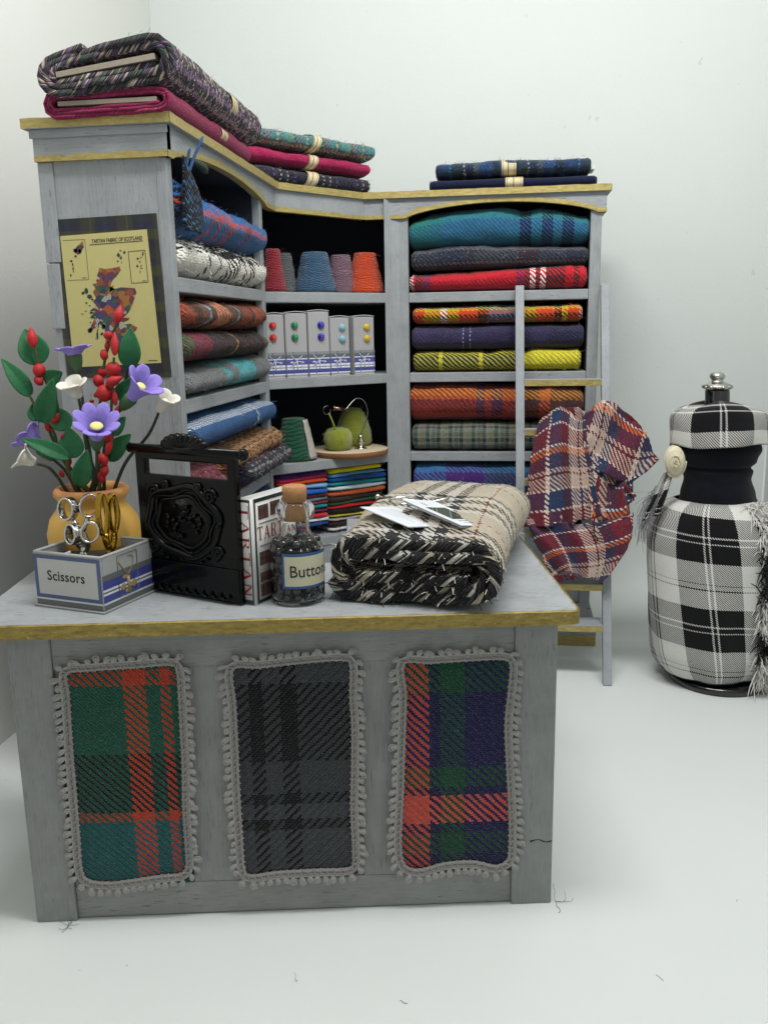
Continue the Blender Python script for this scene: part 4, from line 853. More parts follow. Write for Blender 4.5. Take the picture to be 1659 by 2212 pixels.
def panel(outl,mat,desc,seed,uvo=(0,0)):
    P=[dpt(x,y,.10) for x,y in outl]
    c_=sum(P,Vector())/len(P)
    pn=part('tartan_panel',[([tuple(c_+Vector((0,.0,0)))]+[tuple(p) for p in resample(closed_smooth(P),.15)],[])],M[mat],desk)
    me=pn.data; bpy.data.objects.remove(pn)
    loop_=resample(closed_smooth(P),.12); n=len(loop_); V=[];UV=[]
    x0=min(p.x for p in loop_); z0=min(p.z for p in loop_); slant=.0
    rings=[1.12,1.0,.93,.8,.6,.4,.2,.05]
    ys=[.04,.0,-.07,-.10,-.11,-.11,-.11,-.11]
    for r_,yy in zip(rings,ys):
        for p in loop_:
            q=c_+(p-c_)*r_; yv=c_.y+yy+.03*nz3((q.x,0,q.z),1.3,seed); 
            if r_>1: q=c_+(p-c_)+ (p-c_).normalized()*.10
            V.append((q.x,yv,q.z)); UV.append((q.x-x0+uvo[0],q.z-z0+uvo[1]))
    F=[]
    for a in range(len(rings)-1):
        for k in range(n): F.append((a*n+k,a*n+(k+1)%n,(a+1)*n+(k+1)%n,(a+1)*n+k))
    F.append(tuple((len(rings)-1)*n+k for k in range(n)))
    area_=sum((loop_[k].x*loop_[(k+1)%n].z-loop_[(k+1)%n].x*loop_[k].z) for k in range(n))
    if area_<0: F=[f[::-1] for f in F]
    pan=part('tartan_panel',[(V,F,UV)],M[mat],desk,label=desc)
    # small square of backing cloth showing behind the corners
    xs=[p.x for p in loop_]; zs=[p.z for p in loop_]
    part('backing_cloth',[box(min(xs)+.05,max(xs)-.02,.125,.148,min(zs)-.06,max(zs)+.22)],M[mat],pan,smooth=False)
    mb=MB()
    bp=resample(closed_smooth([p+Vector((0,-.04,0)) for p in P]),.09)
    for g in braid(bp): mb.add(*g)
    build('braid_trim',mb,TRIM,pan)
    rr=random.Random(seed); tp=resample(closed_smooth([p+Vector((0,-.085,0)) for p in P]),.215); N=len(tp); sgn=1 if area_>0 else -1; mb=MB(); mb.add(*tube([q+Vector((((tp[(k+1)%len(tp)]-tp[k-1]).normalized().z)*sgn*.1,0,-((tp[(k+1)%len(tp)]-tp[k-1]).normalized().x)*sgn*.1)) for k,q in enumerate(tp+[tp[0]])],.035,5,False))
    for i,p in enumerate(tp):
        d=(tp[(i+1)%N]-tp[(i-1)%N]).normalized(); nn=Vector((d.z,0,-d.x))*sgn; base=p+nn*.09; L=rr.uniform(.14,.27)
        o=(nn+Vector((0,0,-.35))+Vector((rr.uniform(-.35,.35),-.15,rr.uniform(-.35,.35)))).normalized()
        s=d
        for k in range(3):
            wd_=(.075,.045,.015)[k]*rr.uniform(.85,1.15); L2=L*(1-.12*k)*rr.uniform(.9,1.05); ln_y=Vector((0,-.03-.012*k,0))
            mb.add(*tube(smoothpath([base-s*.015,base+o*L2*.35-s*wd_*.8+ln_y,base+o*L2*.8-s*wd_+ln_y,base+o*L2+ln_y,base+o*L2*.8+s*wd_+ln_y,base+o*L2*.35+s*wd_*.8+ln_y,base+s*.015],13),.017,4,False))
    build('tassel_fringe',mb,TAS,pan)
# outlines measured along the braid (counter front)
o1=[(143,1449),(200,1440),(300,1433),(365,1428),(388,1440),(394,1500),(398,1580),(402,1660),(403,1740),(408,1820),(410,1868),(395,1888),(350,1893),(290,1902),(240,1908),(195,1903),(175,1880),(168,1800),(160,1700),(152,1600),(146,1500)]
o2=[(500,1440),(560,1434),(650,1424),(740,1418),(762,1432),(762,1500),(766,1560),(766,1650),(764,1740),(768,1830),(766,1868),(745,1878),(680,1880),(600,1885),(545,1892),(525,1878),(518,1800),(512,1700),(508,1600),(504,1520)]
o3=[(868,1428),(930,1424),(1020,1418),(1085,1416),(1106,1430),(1104,1480),(1096,1560),(1099,1650),(1104,1750),(1104,1830),(1098,1858),(1070,1872),(1020,1862),(960,1866),(905,1880),(870,1868),(860,1820),(864,1720),(868,1600),(871,1500)]
panel(o1,'p_green','green, teal and orange tartan panel',1,(.05,.1)); panel(o2,'p_black','black and charcoal tartan panel',2,(.1,.2)); panel(o3,'p_blue','blue, green and coral tartan panel',3,(.02,.0))
part('scratch',[tube(smoothpath([Md@(FR[desk.name]@Vector((W_-.62,.036,1.93))),Vector((W_-.4,.036,1.98)),Vector((W_-.2,.034,1.9)),Vector((W_-.02,.036,1.93))],10),[.035,.02,.012,.01,.012,.02,.012,.015,.02,.01],5)],plain('dark_scratch','#26221e',rough=.9),desk)

# ================================================================== ON THE COUNTER
ZD=DH+TH+.004
# ---- scissors box
sb=thing('scissors_box','small printed card box labelled Scissors, filled with brown foam','box',(-14.5,-22.5,ZD),R(-14.5))
SW,SD,SHh=2.2,2.1,1.45
Cg=plain('box_grey_card','#9b9d9c',rough=.5,var=.06); Cd=plain('box_dark_grey_print','#5c605e',rough=.5); Cb=plain('box_blue_print','#3c4384',rough=.45); Cf=plain('box_blue_frame_print','#4c587e',rough=.5); Cw=plain('box_white_print','#c9ccd2',rough=.5)
# local: x from -SW (left) to 0, y 0..SD
shell=[box(-SW,0,0,.07,.06,SHh),box(-SW,0,SD-.07,SD,.06,SHh),box(-SW,-SW+.07,.07,SD-.07,.06,SHh),box(-.07,0,.07,SD-.07,.06,SHh),box(-SW+.07,-.07,.07,SD-.07,.06,.2)]
part('box_wall',shell,Cg,sb,smooth=False,bevel=.025)
part('rim',[tube([(-SW+.03,.03,SHh+.01),(-.03,.03,SHh+.01),(-.03,SD-.03,SHh+.01),(-SW+.03,SD-.03,SHh+.01),(-SW+.03,.03,SHh+.01)],.055,8)],Cg,sb)
part('base_flange',[box(-SW-.06,.05,-.07,SD+.05,0,.055)],plain('box_flange_card','#8a8c8b',rough=.6),sb,smooth=False,bevel=.02)
part('foam_fill',[grid(14,14,lambda u,v:(-SW+.08+(SW-.16)*u,.08+(SD-.16)*v,1.2+.03*nz3((u*4,v*4,0),1)))],plain('brown_foam','#3d342c',rough=1,bump=1,bscale=14,var=.25),sb,solid=.05)
def bnd(z0,z1,mat,nm='printed_stripe',p=.008): part(nm,[box(.001,p,0.02,SD-.02,z0,z1)],mat,sb,smooth=False); part(nm,[box(-SW-p,-SW-.001,0.02,SD-.02,z0,z1)],mat,sb,smooth=False)
for z0,z1,m_ in ((.07,.20,Cd),(.205,.25,Cw),(.26,.44,Cb),(.445,.50,Cw),(.505,.54,Cd),(.545,.60,Cw),(.605,.82,Cb),(.825,.98,Cd)): bnd(z0,z1,m_)
part('printed_stripe',[box(-SW+.02,-.02,-.008,-.001,.07,.20)],Cd,sb,smooth=False); part('printed_stripe',[box(-SW+.02,-.02,-.008,-.001,.205,.25)],Cw,sb,smooth=False)
part('label_frame',[box(-SW+.02,-.02,-.010,-.001,.255,SHh-.03)],Cf,sb,smooth=False)
lb=part('paper_label',[box(-SW+.14,-.13,-.018,-.011,.36,SHh-.13)],plain('label_white_paper','#b9b9b7',rough=.7,var=.04),sb,smooth=False)
V,F=text_geo('Scissors',size=.36,bold=.004,extr=.002,spacing=1.06)
def serif(V): return V
part('lettering',[([(x-1.14,-.0225-z,y*1.05+.87) for x,y,z in V],F)],BLACKINK,lb)
pf=part('printed_picture_frame',[tube([(.014,.62,.28),(.014,.62,1.38),(.014,1.42,1.38),(.014,1.42,.28),(.014,.62,.28)],.012,4)],Cd,sb)
ink=plain('print_gold_ink','#8f7f55',rough=.5); 
part('printed_motif',[ellip((.012,.95,.75),(.008,.16,.06)),tube([(.014,.68,1.22),(.014,.9,.9),(.014,1.1,.72)],.022,5),tube([(.014,1.03,.3),(.014,1.0,.75)],.05,6),tube(smoothpath([(.014,1.0,.75),(.014,1.2,1.0),(.014,1.24,1.25),(.014,1.05,1.3)],10),.012,4),ellip((.012,.8,.5),(.008,.12,.09)),ellip((.012,1.24,.5),(.008,.12,.1)),ellip((.012,1.0,.36),(.008,.14,.05))],ink,sb)
# ---- scissors in the box (things)
Ms=FR[sb.name]
SIL=plain('polished_steel','#c4c4c2',rough=.12,metal=1,var=.08,nscale=8); GLD=plain('polished_gold','#a8842a',rough=.12,metal=1,var=.1,nscale=8)
def ringg(c_,a1,a2,r1,r2,th,n=28):
    a1,a2=Vector(a1).normalized(),Vector(a2).normalized(); nn=a1.cross(a2)
    V=[];F=[]
    for k in range(n):
        t_=2*math.pi*k/n; d=a1*math.cos(t_)*r1+a2*math.sin(t_)*r2; o=d.normalized(); q=Vector(c_)+d
        for s,dd in ((-1,0),(-1,1),(1,1),(1,0)): V.append(tuple(q+o*(dd*th*.45)+nn*s*th))
    for k in range(n):
        for j in range(4): F.append((4*k+j,4*((k+1)%n)+j,4*((k+1)%n)+(j+1)%4,4*k+(j+1)%4))
    return V,F
def scissors(label,x,y,rz,mat,s=1,lean=(0,0)):
    p=Ms@Vector((x,y,1.22)); t_=thing('scissors',label,'scissors',tuple(p),rz,'scissors standing in the printed box')
    for sd in (-1,1):
        c_=(sd*.27*s+lean[0],lean[1],.78*s+(.08 if sd>0 else 0))
        part('finger_ring',[ringg(c_,(1,.45*sd,.1),(0,.1,1),.21*s,.25*s,.13)],mat,t_,bevel=.02)
        part('shank',[tube(smoothpath([(c_[0]*.75,c_[1],c_[2]-.24*s),(sd*.1+lean[0]*.3,0,.35*s),(-sd*.05,0,.12),(-sd*.03,0,-.25)],12),[.06,.07,.07,.07,.07,.08,.08,.08,.08,.08,.07,.06],7)],mat,t_)
    part('pivot',[ellip((0,-.07,.16),(.06,.05,.06))],mat,t_)
    return t_
scissors('silver scissors with the two upper rings, at the back left of the box',-1.32,.95,R(10),SIL,1.05,(-.1,.15))
scissors('silver scissors with lower rings, in front of the other silver pair',-1.0,.55,R(-5),SIL,.92,(.1,-.15))
bpy.data.objects['scissors'].location.z+=.42; FR['scissors']=Matrix.Translation((0,0,.42))@FR['scissors']
p=Ms@Vector((-.52,1.05,1.22)); gs=thing('scissors','ornate gold scissors with long looped handles in the printed box','scissors',tuple(p),R(62),'scissors standing in the printed box')
for sd in (-1,1):
    part('handle_loop',[ringg((sd*.16,0,1.15),(1,0,.1*sd),(0,0,1),.12,.55 if sd<0 else .48,.11)],GLD,gs,bevel=.02)
    part('shank',[tube(smoothpath([(sd*.14,0,.65),(sd*.1,0,.35),(-sd*.04,0,.1),(0,0,-.2)],10),[.08,.09,.1,.09,.1,.09,.1,.09,.08,.06],8)]+[ellip((sd*.1,-.05,.3+.09*k),(.05,.05,.05),None,8,5) for k in range(4)],GLD,gs)
st_=single('paper_strip',[tube([(0,0,0),(.28,.3,.12)],.045,6)],Cw,'thin white paper stick lying on the brown foam','paper strip',tuple(Ms@Vector((-1.75,.3,1.25))),R(-14))
# ---- vase
VX,VY=-16.02,-19.6
CLAY=None
t=NT('mustard_glazed_clay'); g=t.n('ShaderNodeTexCoord').outputs['Object']; sx=t.n('ShaderNodeSeparateXYZ'); t.l(g,sx.inputs[0])
n1=t.noise(2.2,5,.6,g); zz=t.math('ADD',sx.outputs[2],t.math('MULTIPLY',t.math('SUBTRACT',n1,.5),1.2))
c_=t.ramp(t.math('MULTIPLY',t.math('SUBTRACT',zz,2.25),1.6),[(0,'#cc9f48'),(.55,'#cc9650'),(1,'#b5744c')]); c_=t.mix(t.math('MULTIPLY',t.math('GREATER_THAN',t.noise(4,5,.7,g),.62),.3),c_,lin('#b98540'))
t.l(c_,t.b.inputs['Base Color']); t.b.inputs['Roughness'].default_value=.55; t.bump(t.noise(7,4,.6,g),.25,.04); CLAY=t.m
vase=thing('vase','mustard yellow clay vase with terracotta rim behind the scissors box','vase',(VX,VY,ZD))
vp=[(.01,0),(.8,0),(.9,.05),(1.15,.5),(1.30,1.1),(1.32,1.55),(1.22,1.95),(1.0,2.25),(.90,2.38),(.96,2.5),(1.05,2.62),(1.06,2.74),(.98,2.84),(.88,2.82),(.82,2.7),(.8,2.45),(.85,2.3),(.01,2.25)]
part('clay_body',[lathe([(r*.98,z*.985) for r,z in vp],48)],CLAY,vase)
part('filling',[lathe([(.01,2.58),(.5,2.6),(.78,2.58)],24)],plain('terracotta_fill','#8a4a34',rough=.95,bump=1,bscale=10,var=.25),vase)
def fq(cx,cy,dy=0): return onY(.2672*cx,665+.2672*cy,VY+dy)
def vroot(a,rr=.5): return Vector((VX+rr*math.cos(a),VY+rr*math.sin(a),ZD+2.5))
STEM=plain('dark_green_stem','#26301f',rough=.6,var=.3); STEM2=plain('olive_stem','#3f4a24',rough=.6,var=.3)
LEAF=plain('green_clay_leaf','#1a6238',rough=.68,var=.35,nscale=5,bump=.5,bscale=9,sub=.05); CALY=plain('calyx_green_clay','#375832',rough=.6,var=.2)
PUR=plain('violet_clay_petal','#8a79c9',rough=.7,var=.16,nscale=5,sub=.15,bump=.4,bscale=9); WHT=plain('white_clay_petal','#d6d3c8',rough=.65,var=.07,sub=.2,bump=.4,bscale=9); PIST=plain('pale_yellow_clay','#d8d282',rough=.6,bump=.4)
BER=plain('red_clay_bud','#a80f16',rough=.62,var=.3,nscale=8,bump=.5,bscale=9,sub=.08)
def stemgeo(pts,r=.05): return tube(smoothpath(pts,22),[r*(1.1-.3*i/21) for i in range(22)],7)
GFL='clay flowers standing in the mustard vase'
def trumpet(label,stem,base,mouth,rad,lobes,mat,col_,flare=1.0,dots=True,ph=0):
    b_=Vector(base); m_=Vector(mouth); ax=(m_-b_); L=ax.length; ax.normalize(); q=ax.to_track_quat('Z','Y').to_matrix().to_4x4(); q.translation=b_
    t_=thing('clay_flower',label,'flower',tuple(Vector(stem[0])),0,GFL)
    part('stem',[stemgeo(stem+[b_])],STEM,t_,world=True)
    if mat is PUR:
        mb=MB(); mb.add(*lathe([(.03,-.02),(.1,.05),(.17,.25),(.2,.45),(.17,.52),(.05,.52)],16),M=q); build('calyx',mb,CALY,t_,world=True); z0=.38*1
    else: z0=.05
    for k in range(lobes):
        a0=2*math.pi*k/lobes+ph; hw=math.pi/lobes*1.18; nu,nv=12,9
        def fn(u,v,a0=a0,hw=hw):
            s=u; w=(v-.5)*2; lobe=1-.16*abs(w)**2.4*s**3
            r=(.12+(rad-.12)*(s**1.5)*flare)*lobe*(1+.02*math.sin(9*w)); z=z0+(L-z0)*(s**.75)*lobe -.25*rad*max(0,s-.75)*2*flare
            a=a0+w*hw*(1-.25*s**4*abs(w)); r+=.02*(1-abs(w))*s*.6
            if mat is WHT: z+=.05*k/lobes
            return (r*math.cos(a),r*math.sin(a),z+.012*(k%2))
        V,F,UV=grid(nu,nv,fn); mb=MB(); mb.add(V,F,UV,M=q); build('petal',mb,mat,t_,world=True,solid=.05,sub=1)
    if dots:
        mb=MB(); mb.add(*ellip((0,0,z0+(L-z0)*.62),(rad*.30,rad*.26,.06)),M=q)
        build('centre',mb,PIST if mat is PUR else WHT,t_,world=True)
    return t_
trumpet('violet flower pointing straight up in front of the poster',[vroot(.5,.3),fq(700,1100,0),fq(672,760,.1)],fq(635,525,.1),fq(590,300,.1),.50,6,PUR,0,1.0)
trumpet('violet flower facing right, beside the white flower nearest the bookcase',[vroot(.2,.35),fq(850,1100,-.1),fq(940,880,-.2)],fq(985,820,-.2),fq(1205,560,-.55),.52,6,PUR,0,1.05)
trumpet('violet flower facing the camera with a clear yellow centre',[vroot(-1.5,.35),fq(780,1330,-.6)],fq(785,1150,-.7),fq(782,880,-1.45),.60,8,PUR,0,1.05,True,.3)
trumpet('violet flower hanging out to the far left of the bouquet',[vroot(3.1,.4),fq(540,1330,0)],fq(440,1230,.0),fq(190,1000,-.1),.52,6,PUR,0,1.0)
trumpet('white flower above the centre left of the bouquet',[vroot(1,.1),fq(720,1100,.1),fq(670,880,-.1)],fq(640,735,-.2),fq(575,590,-.45),.42,4,WHT,0,1.0,True,.5)
trumpet('white flower at the right, nearest the bookcase shelves',[vroot(0,.6),fq(1020,1250,0),fq(1200,1030,0)],fq(1285,850,0),fq(1365,700,-.15),.36,4,WHT,0,.95,True,1)
trumpet('white flower at the lower left, just above the scissors box',[vroot(3.3,.6),fq(420,1310,-.3)],fq(305,1262,-.4),fq(150,1190,-.6),.40,4,WHT,0,1.0,True,.2)
def leaf(p0,p1,w,tilt=0,cup=.18,seed=0):
    p0,p1=Vector(p0),Vector(p1); d=p1-p0; L=d.length; d.normalize(); nrm=(CC-p0).normalized(); nrm=(nrm+Vector((tilt,0,.25))).normalized(); s=d.cross(nrm).normalized(); nrm=s.cross(d).normalized()
    def fn(u,v):
        q=(v-.5)*2; prof=math.sin(math.pi*min(1,(u*.97+.03))**.72)**.8 if u<1 else 0
        prof=max(prof,.02); return tuple(p0+d*L*u+s*q*w*.5*prof+nrm*(-cup*(1-abs(q))*w*prof*.8+.22*L*math.sin(math.pi*u)*(.5)+.02*math.sin(5*u+seed)))
    return grid(16,9,fn)
GLS='green leaf sprigs in the mustard vase'
def sprig(label,stem,leaves,dy=0,berries=None,stm=None,cat='leaf sprig'):
    P=[fq(x,y,d) for x,y,d in stem]; r0=vroot(*berries['root'] if berries and 'root' in berries else (2,.4))
    t_=thing('berry_sprig' if berries else 'leaf_sprig',label,cat,tuple(r0),0,GLS if not berries else 'red bud sprigs in the mustard vase')
    part('stem',[stemgeo([r0]+P,.045)],stm or STEM2,t_,world=True)
    for i,(x0,y0,x1,y1,w_,d0,d1) in enumerate(leaves): part('leaf',[leaf(fq(x0,y0,d0),fq(x1,y1,d1),w_*.2672/80,seed=i)],LEAF,t_,world=True,solid=.06,sub=1)
    if berries:
        for i,(x,y,a,b_,ang,d) in enumerate(berries['b']):
            p=fq(x,y,d); ax=RT*math.sin(R(ang))+UP*math.cos(R(ang)); k=.2672/80
            V,F,UV=ellip((0,0,0),(a*k,a*k,b_*k),None,14,10)
            if b_/a>1.5: V=[(x_*(1-.55*max(0,z_/(b_*k))),y_*(1-.55*max(0,z_/(b_*k))),z_) for x_,y_,z_ in V]
            q=ax.to_track_quat('Z','Y').to_matrix().to_4x4(); q.translation=p; mb=MB(); mb.add(V,F,UV,M=q); build('bud',mb,BER,t_,world=True)
    return t_
sprig('leaf sprig leaning left with a long leaf at its tip',[(500,1200,0),(440,1010,0),(340,880,0),(300,820,0),(240,705,0)],[(250,710,15,408,150,0,-.3),(345,930,435,570,185,-.1,-.3),(300,915,270,770,130,.05,.1)])
sprig('leaf sprig with two wide leaves low at the left of the bouquet',[(560,1330,-.3),(560,1200,-.3)],[(565,1215,170,1055,135,-.35,-.7),(590,1215,560,965,210,-.2,-.1),(545,985,420,800,190,.0,.1)])
sprig('leaf sprig with one upright leaf at the front rim of the vase',[(650,1440,-.7)],[(645,1440,712,1145,165,-.7,-.75)])
sprig('leaf sprig rising right with the broad leaf in front of the poster',[(880,1150,.2),(960,850,.2),(1010,620,.1),(1045,480,0)],[(1045,480,1060,158,185,0,-.1),(955,740,1085,560,140,.1,.1)],stm=STEM)
sprig('leaf sprig low at the right of the bouquet behind the plaque',[(850,1280,.25),(880,1220,.3)],[(870,1225,1058,1018,170,.3,.3),(900,1020,1015,880,130,.2,.2),(870,1000,840,870,90,.3,.3)],stm=STEM)
sprig('red bud sprig at the left whose tip lies on a round leaf',[(430,1060,.1),(395,900,.1),(470,820,.1),(420,640,.1),(330,520,.1),(285,330,0)],[(320,455,200,168,250,.15,.15),(365,600,505,520,150,.1,.15)],berries={'root':(2.6,.5),'b':[(262,238,42,88,-8,-.05),(320,505,52,58,0,0),(316,590,36,46,-40,-.05),(417,696,16,38,0,0),(455,895,34,54,35,-.05),(395,962,30,45,-20,0),(440,1145,30,48,-50,-.1),(510,1032,14,24,30,-.3),(560,1240,26,50,10,-.1),(500,1340,22,36,-30,-.1),(432,975,10,30,20,0)]})
sprig('red bud sprig crowded with buds down the middle of the bouquet',[(850,1250,-.3),(895,900,-.3),(915,600,-.3),(925,400,-.3)],[],berries={'root':(-.8,.4),'b':[(930,290,34,98,0,-.3),(918,495,62,62,0,-.2),(925,590,42,74,65,-.35),(848,690,68,72,20,-.3),(928,715,26,80,-8,-.3),(905,950,38,56,30,-.35),(872,1040,40,48,-40,-.3),(885,1120,28,78,15,-.35),(835,1225,44,54,-30,-.4),(850,1310,36,62,12,-.4),(825,1365,34,50,0,-.4),(950,825,20,34,10,-.25),(790,700,24,34,60,-.2)]})
sprig('red bud sprig with the topmost bud of the bouquet',[(800,1000,.15),(820,700,.15),(850,430,.15),(890,290,.15),(940,140,.1)],[],berries={'root':(1.2,.3),'b':[(962,52,42,76,14,.05),(885,225,46,38,0,.1),(845,380,34,48,-8,.1),(870,300,22,40,10,.15),(800,592,46,54,-15,.05),(835,520,42,40,0,.2),(745,755,20,16,0,.1),(705,1120,16,40,10,.1)]},stm=STEM2)

# ---- black plaque
BLK=plain('glossy_black_enamel','#040506',rough=.14,var=.3,nscale=3,coat=0,spec=.22,bump=.35,bscale=3.0)
pl=thing('plaque','glossy black ornate plaque with handle slot standing behind the book','plaque',(-14.32,-20.36,ZD),math.atan2(-1.24,3.15))
PW=3.42
xs_=[0,.34,PW-.26,PW]; zs_=[.03,3.32,3.72,3.95]; Vp=[(x,y,z) for y in (0,.22) for x in xs_ for z in zs_]; Fp=[]
cell={(a,b_) for a in range(3) for b_ in range(3)}-{(1,1)}
def vi(k,a,b_): return k*16+a*4+b_
for a,b_ in cell:
    Fp+=[(vi(0,a,b_),vi(0,a+1,b_),vi(0,a+1,b_+1),vi(0,a,b_+1)),(vi(1,a,b_),vi(1,a,b_+1),vi(1,a+1,b_+1),vi(1,a+1,b_))]
    for da,db,p_,q_ in ((-1,0,(a,b_),(a,b_+1)),(1,0,(a+1,b_+1),(a+1,b_)),(0,-1,(a+1,b_),(a,b_)),(0,1,(a,b_+1),(a+1,b_+1))):
        if (a+da,b_+db) not in cell: Fp.append((vi(0,*p_),vi(0,*q_),vi(1,*q_),vi(1,*p_)))
part('plate',[(Vp,Fp)],BLK,pl,smooth=False,bevel=.05)
part('top_rod',[tube([(-.22,.08,4.0),(PW+.24,.08,4.0)],.13,14)],BLK,pl)
part('rod_knob',[ellip((PW+.24,.08,4.0),(.12,.17,.17))],BLK,pl); part('rod_knob',[ellip((-.22,.08,4.0),(.08,.14,.14))],BLK,pl)
cr=[]
for k in range(9):
    a=R(20+140*k/8); cr.append(tube(smoothpath([(1.72,.12,4.02),(1.72-.45*math.cos(a),.05,4.05+.2*math.sin(a)),(1.72-.82*math.cos(a),.1,4.05+.40*math.sin(a))],8),[.08,.09,.10,.12,.13,.13,.12,.07],8))
part('shell_crest',cr,BLK,pl)
rl=[]
def ov(rx,rz,cx=1.62,cz=2.12,r=.07,wob=0,a0=0,a1=360,y=-.02): return tube([(cx+(rx+wob*math.sin(6*R(a)))*math.cos(R(a)),y,cz+(rz+wob*math.cos(5*R(a)))*math.sin(R(a))) for a in range(a0,a1+1,6)],r,8)
rl+= [ov(1.22,.93,r=.10,wob=.06),ov(.9,.68,r=.06,wob=.05),ov(1.05,.8,r=.05,wob=.10)]
for sx_ in (-1,1):
    for cx_,cz_,r_ in ((1.62+sx_*.95,2.85,.22),(1.62+sx_*1.1,1.35,.2),(1.62+sx_*.55,3.05,.13)):
        rl.append(tube([(cx_+sx_*r_*(1-k/26)*math.cos(k*.5),-.03,cz_+r_*(1-k/26)*math.sin(k*.5)) for k in range(24)],.055,7))
rr=random.Random(11)
for k in range(34): 
    a=rr.uniform(0,6.28); q=rr.random()**.5; rl.append(ellip((1.6+.62*q*math.cos(a),-.02,2.1+.45*q*math.sin(a)),(rr.uniform(.05,.14),.06,rr.uniform(.04,.09)),(rr.uniform(-1,1),0,rr.uniform(-1,1)),8,6))
for k in range(14): rl.append(ellip((.5+k*.17,-.02,1.18+.12*math.sin(k*1.7)),(.1,.05,.06),(1,0,.4*math.sin(k)),8,6))
part('relief_ornament',rl,BLK,pl)
part('lower_ledge',[box(.02,PW-.02,-.05,-.002,.30,.98)],BLK,pl,smooth=False,bevel=.04)
part('loop_border',[tube([(.25+k*.0265+.06*math.cos(k*.55),-.05,.19+.08*math.sin(k*.55)) for k in range(110)],.028,6)],BLK,pl)
part('stand_foot',[box(.1,PW-.1,.22,.75,0,.18)],BLK,pl,smooth=False,bevel=.04)
# ---- book
book=thing('book','small white book titled TARTAN in red, spine to the front','book',(-11.16,-21.56,ZD),0)
BW=plain('book_white_cover','#c7c6c4',rough=.35,var=.03,coat=.3); BG=plain('book_dark_green_print','#1b2a26',rough=.4); BR=plain('book_red_lettering','#8c2622',rough=.45); PG=plain('book_page_paper','#cfccc2',rough=.9)
BH=2.84
ca=math.atan2(.69,.27); cd=Vector((math.cos(ca),math.sin(ca),0)); cn=Vector((math.sin(ca),-math.cos(ca),0))  # cover direction and outward normal
BL_=Vector((.36,.03,0)); LEN=2.05
Sv=-cn*.36
def bk(s,z,out=0): p=BL_+cd*s+cn*out; return (p.x,p.y,z)
quad=[BL_,BL_+cd*LEN,BL_+cd*LEN-cn*.36,BL_-cn*.36]
pg=[BL_+cd*.03-cn*.03,BL_+cd*(LEN-.04)-cn*.03,BL_+cd*(LEN-.04)-cn*.33,BL_+cd*.03-cn*.33]
part('page_block',[prism([(p.x,p.y) for p in pg],.03,BH-.05)],PG,book,smooth=False)
# cover wraps round a rounded spine
wrap=[BL_+cd*LEN,BL_+cd*.10]; cS=BL_-cn*.18+cd*.10
for k in range(1,8): a=math.pi*k/8; q_=min(1,abs(math.cos(a))*1.0); wrap.append(cS+cn*.18*(1 if math.cos(a)>0 else -1)*q_-cd*.10*(1-max(0,q_-.75)*2.0))
wrap+=[BL_-cn*.36+cd*.10,BL_-cn*.36+cd*LEN]
V=[];F=[]
for z_ in (0,BH): V+=[(p.x,p.y,z_) for p in wrap]
n=len(wrap); F=[(k,k+1,n+k+1,n+k) for k in range(n-1)]
part('cover',[(V,F)],BW,book,solid=.045,smooth=True)
part('top_cap',[prism([(p.x,p.y) for p in wrap],BH-.06,BH+.012)],BW,book,smooth=False,bevel=.02)
def coverbox(s0,s1,z0,z1,o=.03,mat=BG,nm='printed_block'):
    V=[bk(s,z,oo) for oo in (.024,o) for s,z in ((s0,z0),(s1,z0),(s1,z1),(s0,z1))]
    return (V,[(4,5,6,7),(0,1,5,4),(1,2,6,5),(2,3,7,6),(3,0,4,7)])
part('printed_border',[coverbox(.10,.17,.02,BH-.02),coverbox(.17,LEN,BH-.12,BH-.02),coverbox(.17,LEN,.02,.10),coverbox(LEN-.1,LEN,.1,BH-.12)],BG,book,smooth=False)
tm=tartan('book_swatch_print',[('#3a2620',.1),('#6a3020',.1),('#2a2a28',.08)],[('#4a2a22',.1),('#222622',.1),('#6a3a24',.06)],T=40,bump=.05)
for s0,s1,z0,z1 in ((.28,.72,2.25,2.62),(.80,1.24,2.28,2.64),(1.32,1.76,2.3,2.66),(.26,.7,1.02,1.38),(.26,.85,.18,.52),(.26,.85,.56,.82)): part('printed_picture',[coverbox(s0,s1,z0,z1,.032)],tm,book,smooth=False)
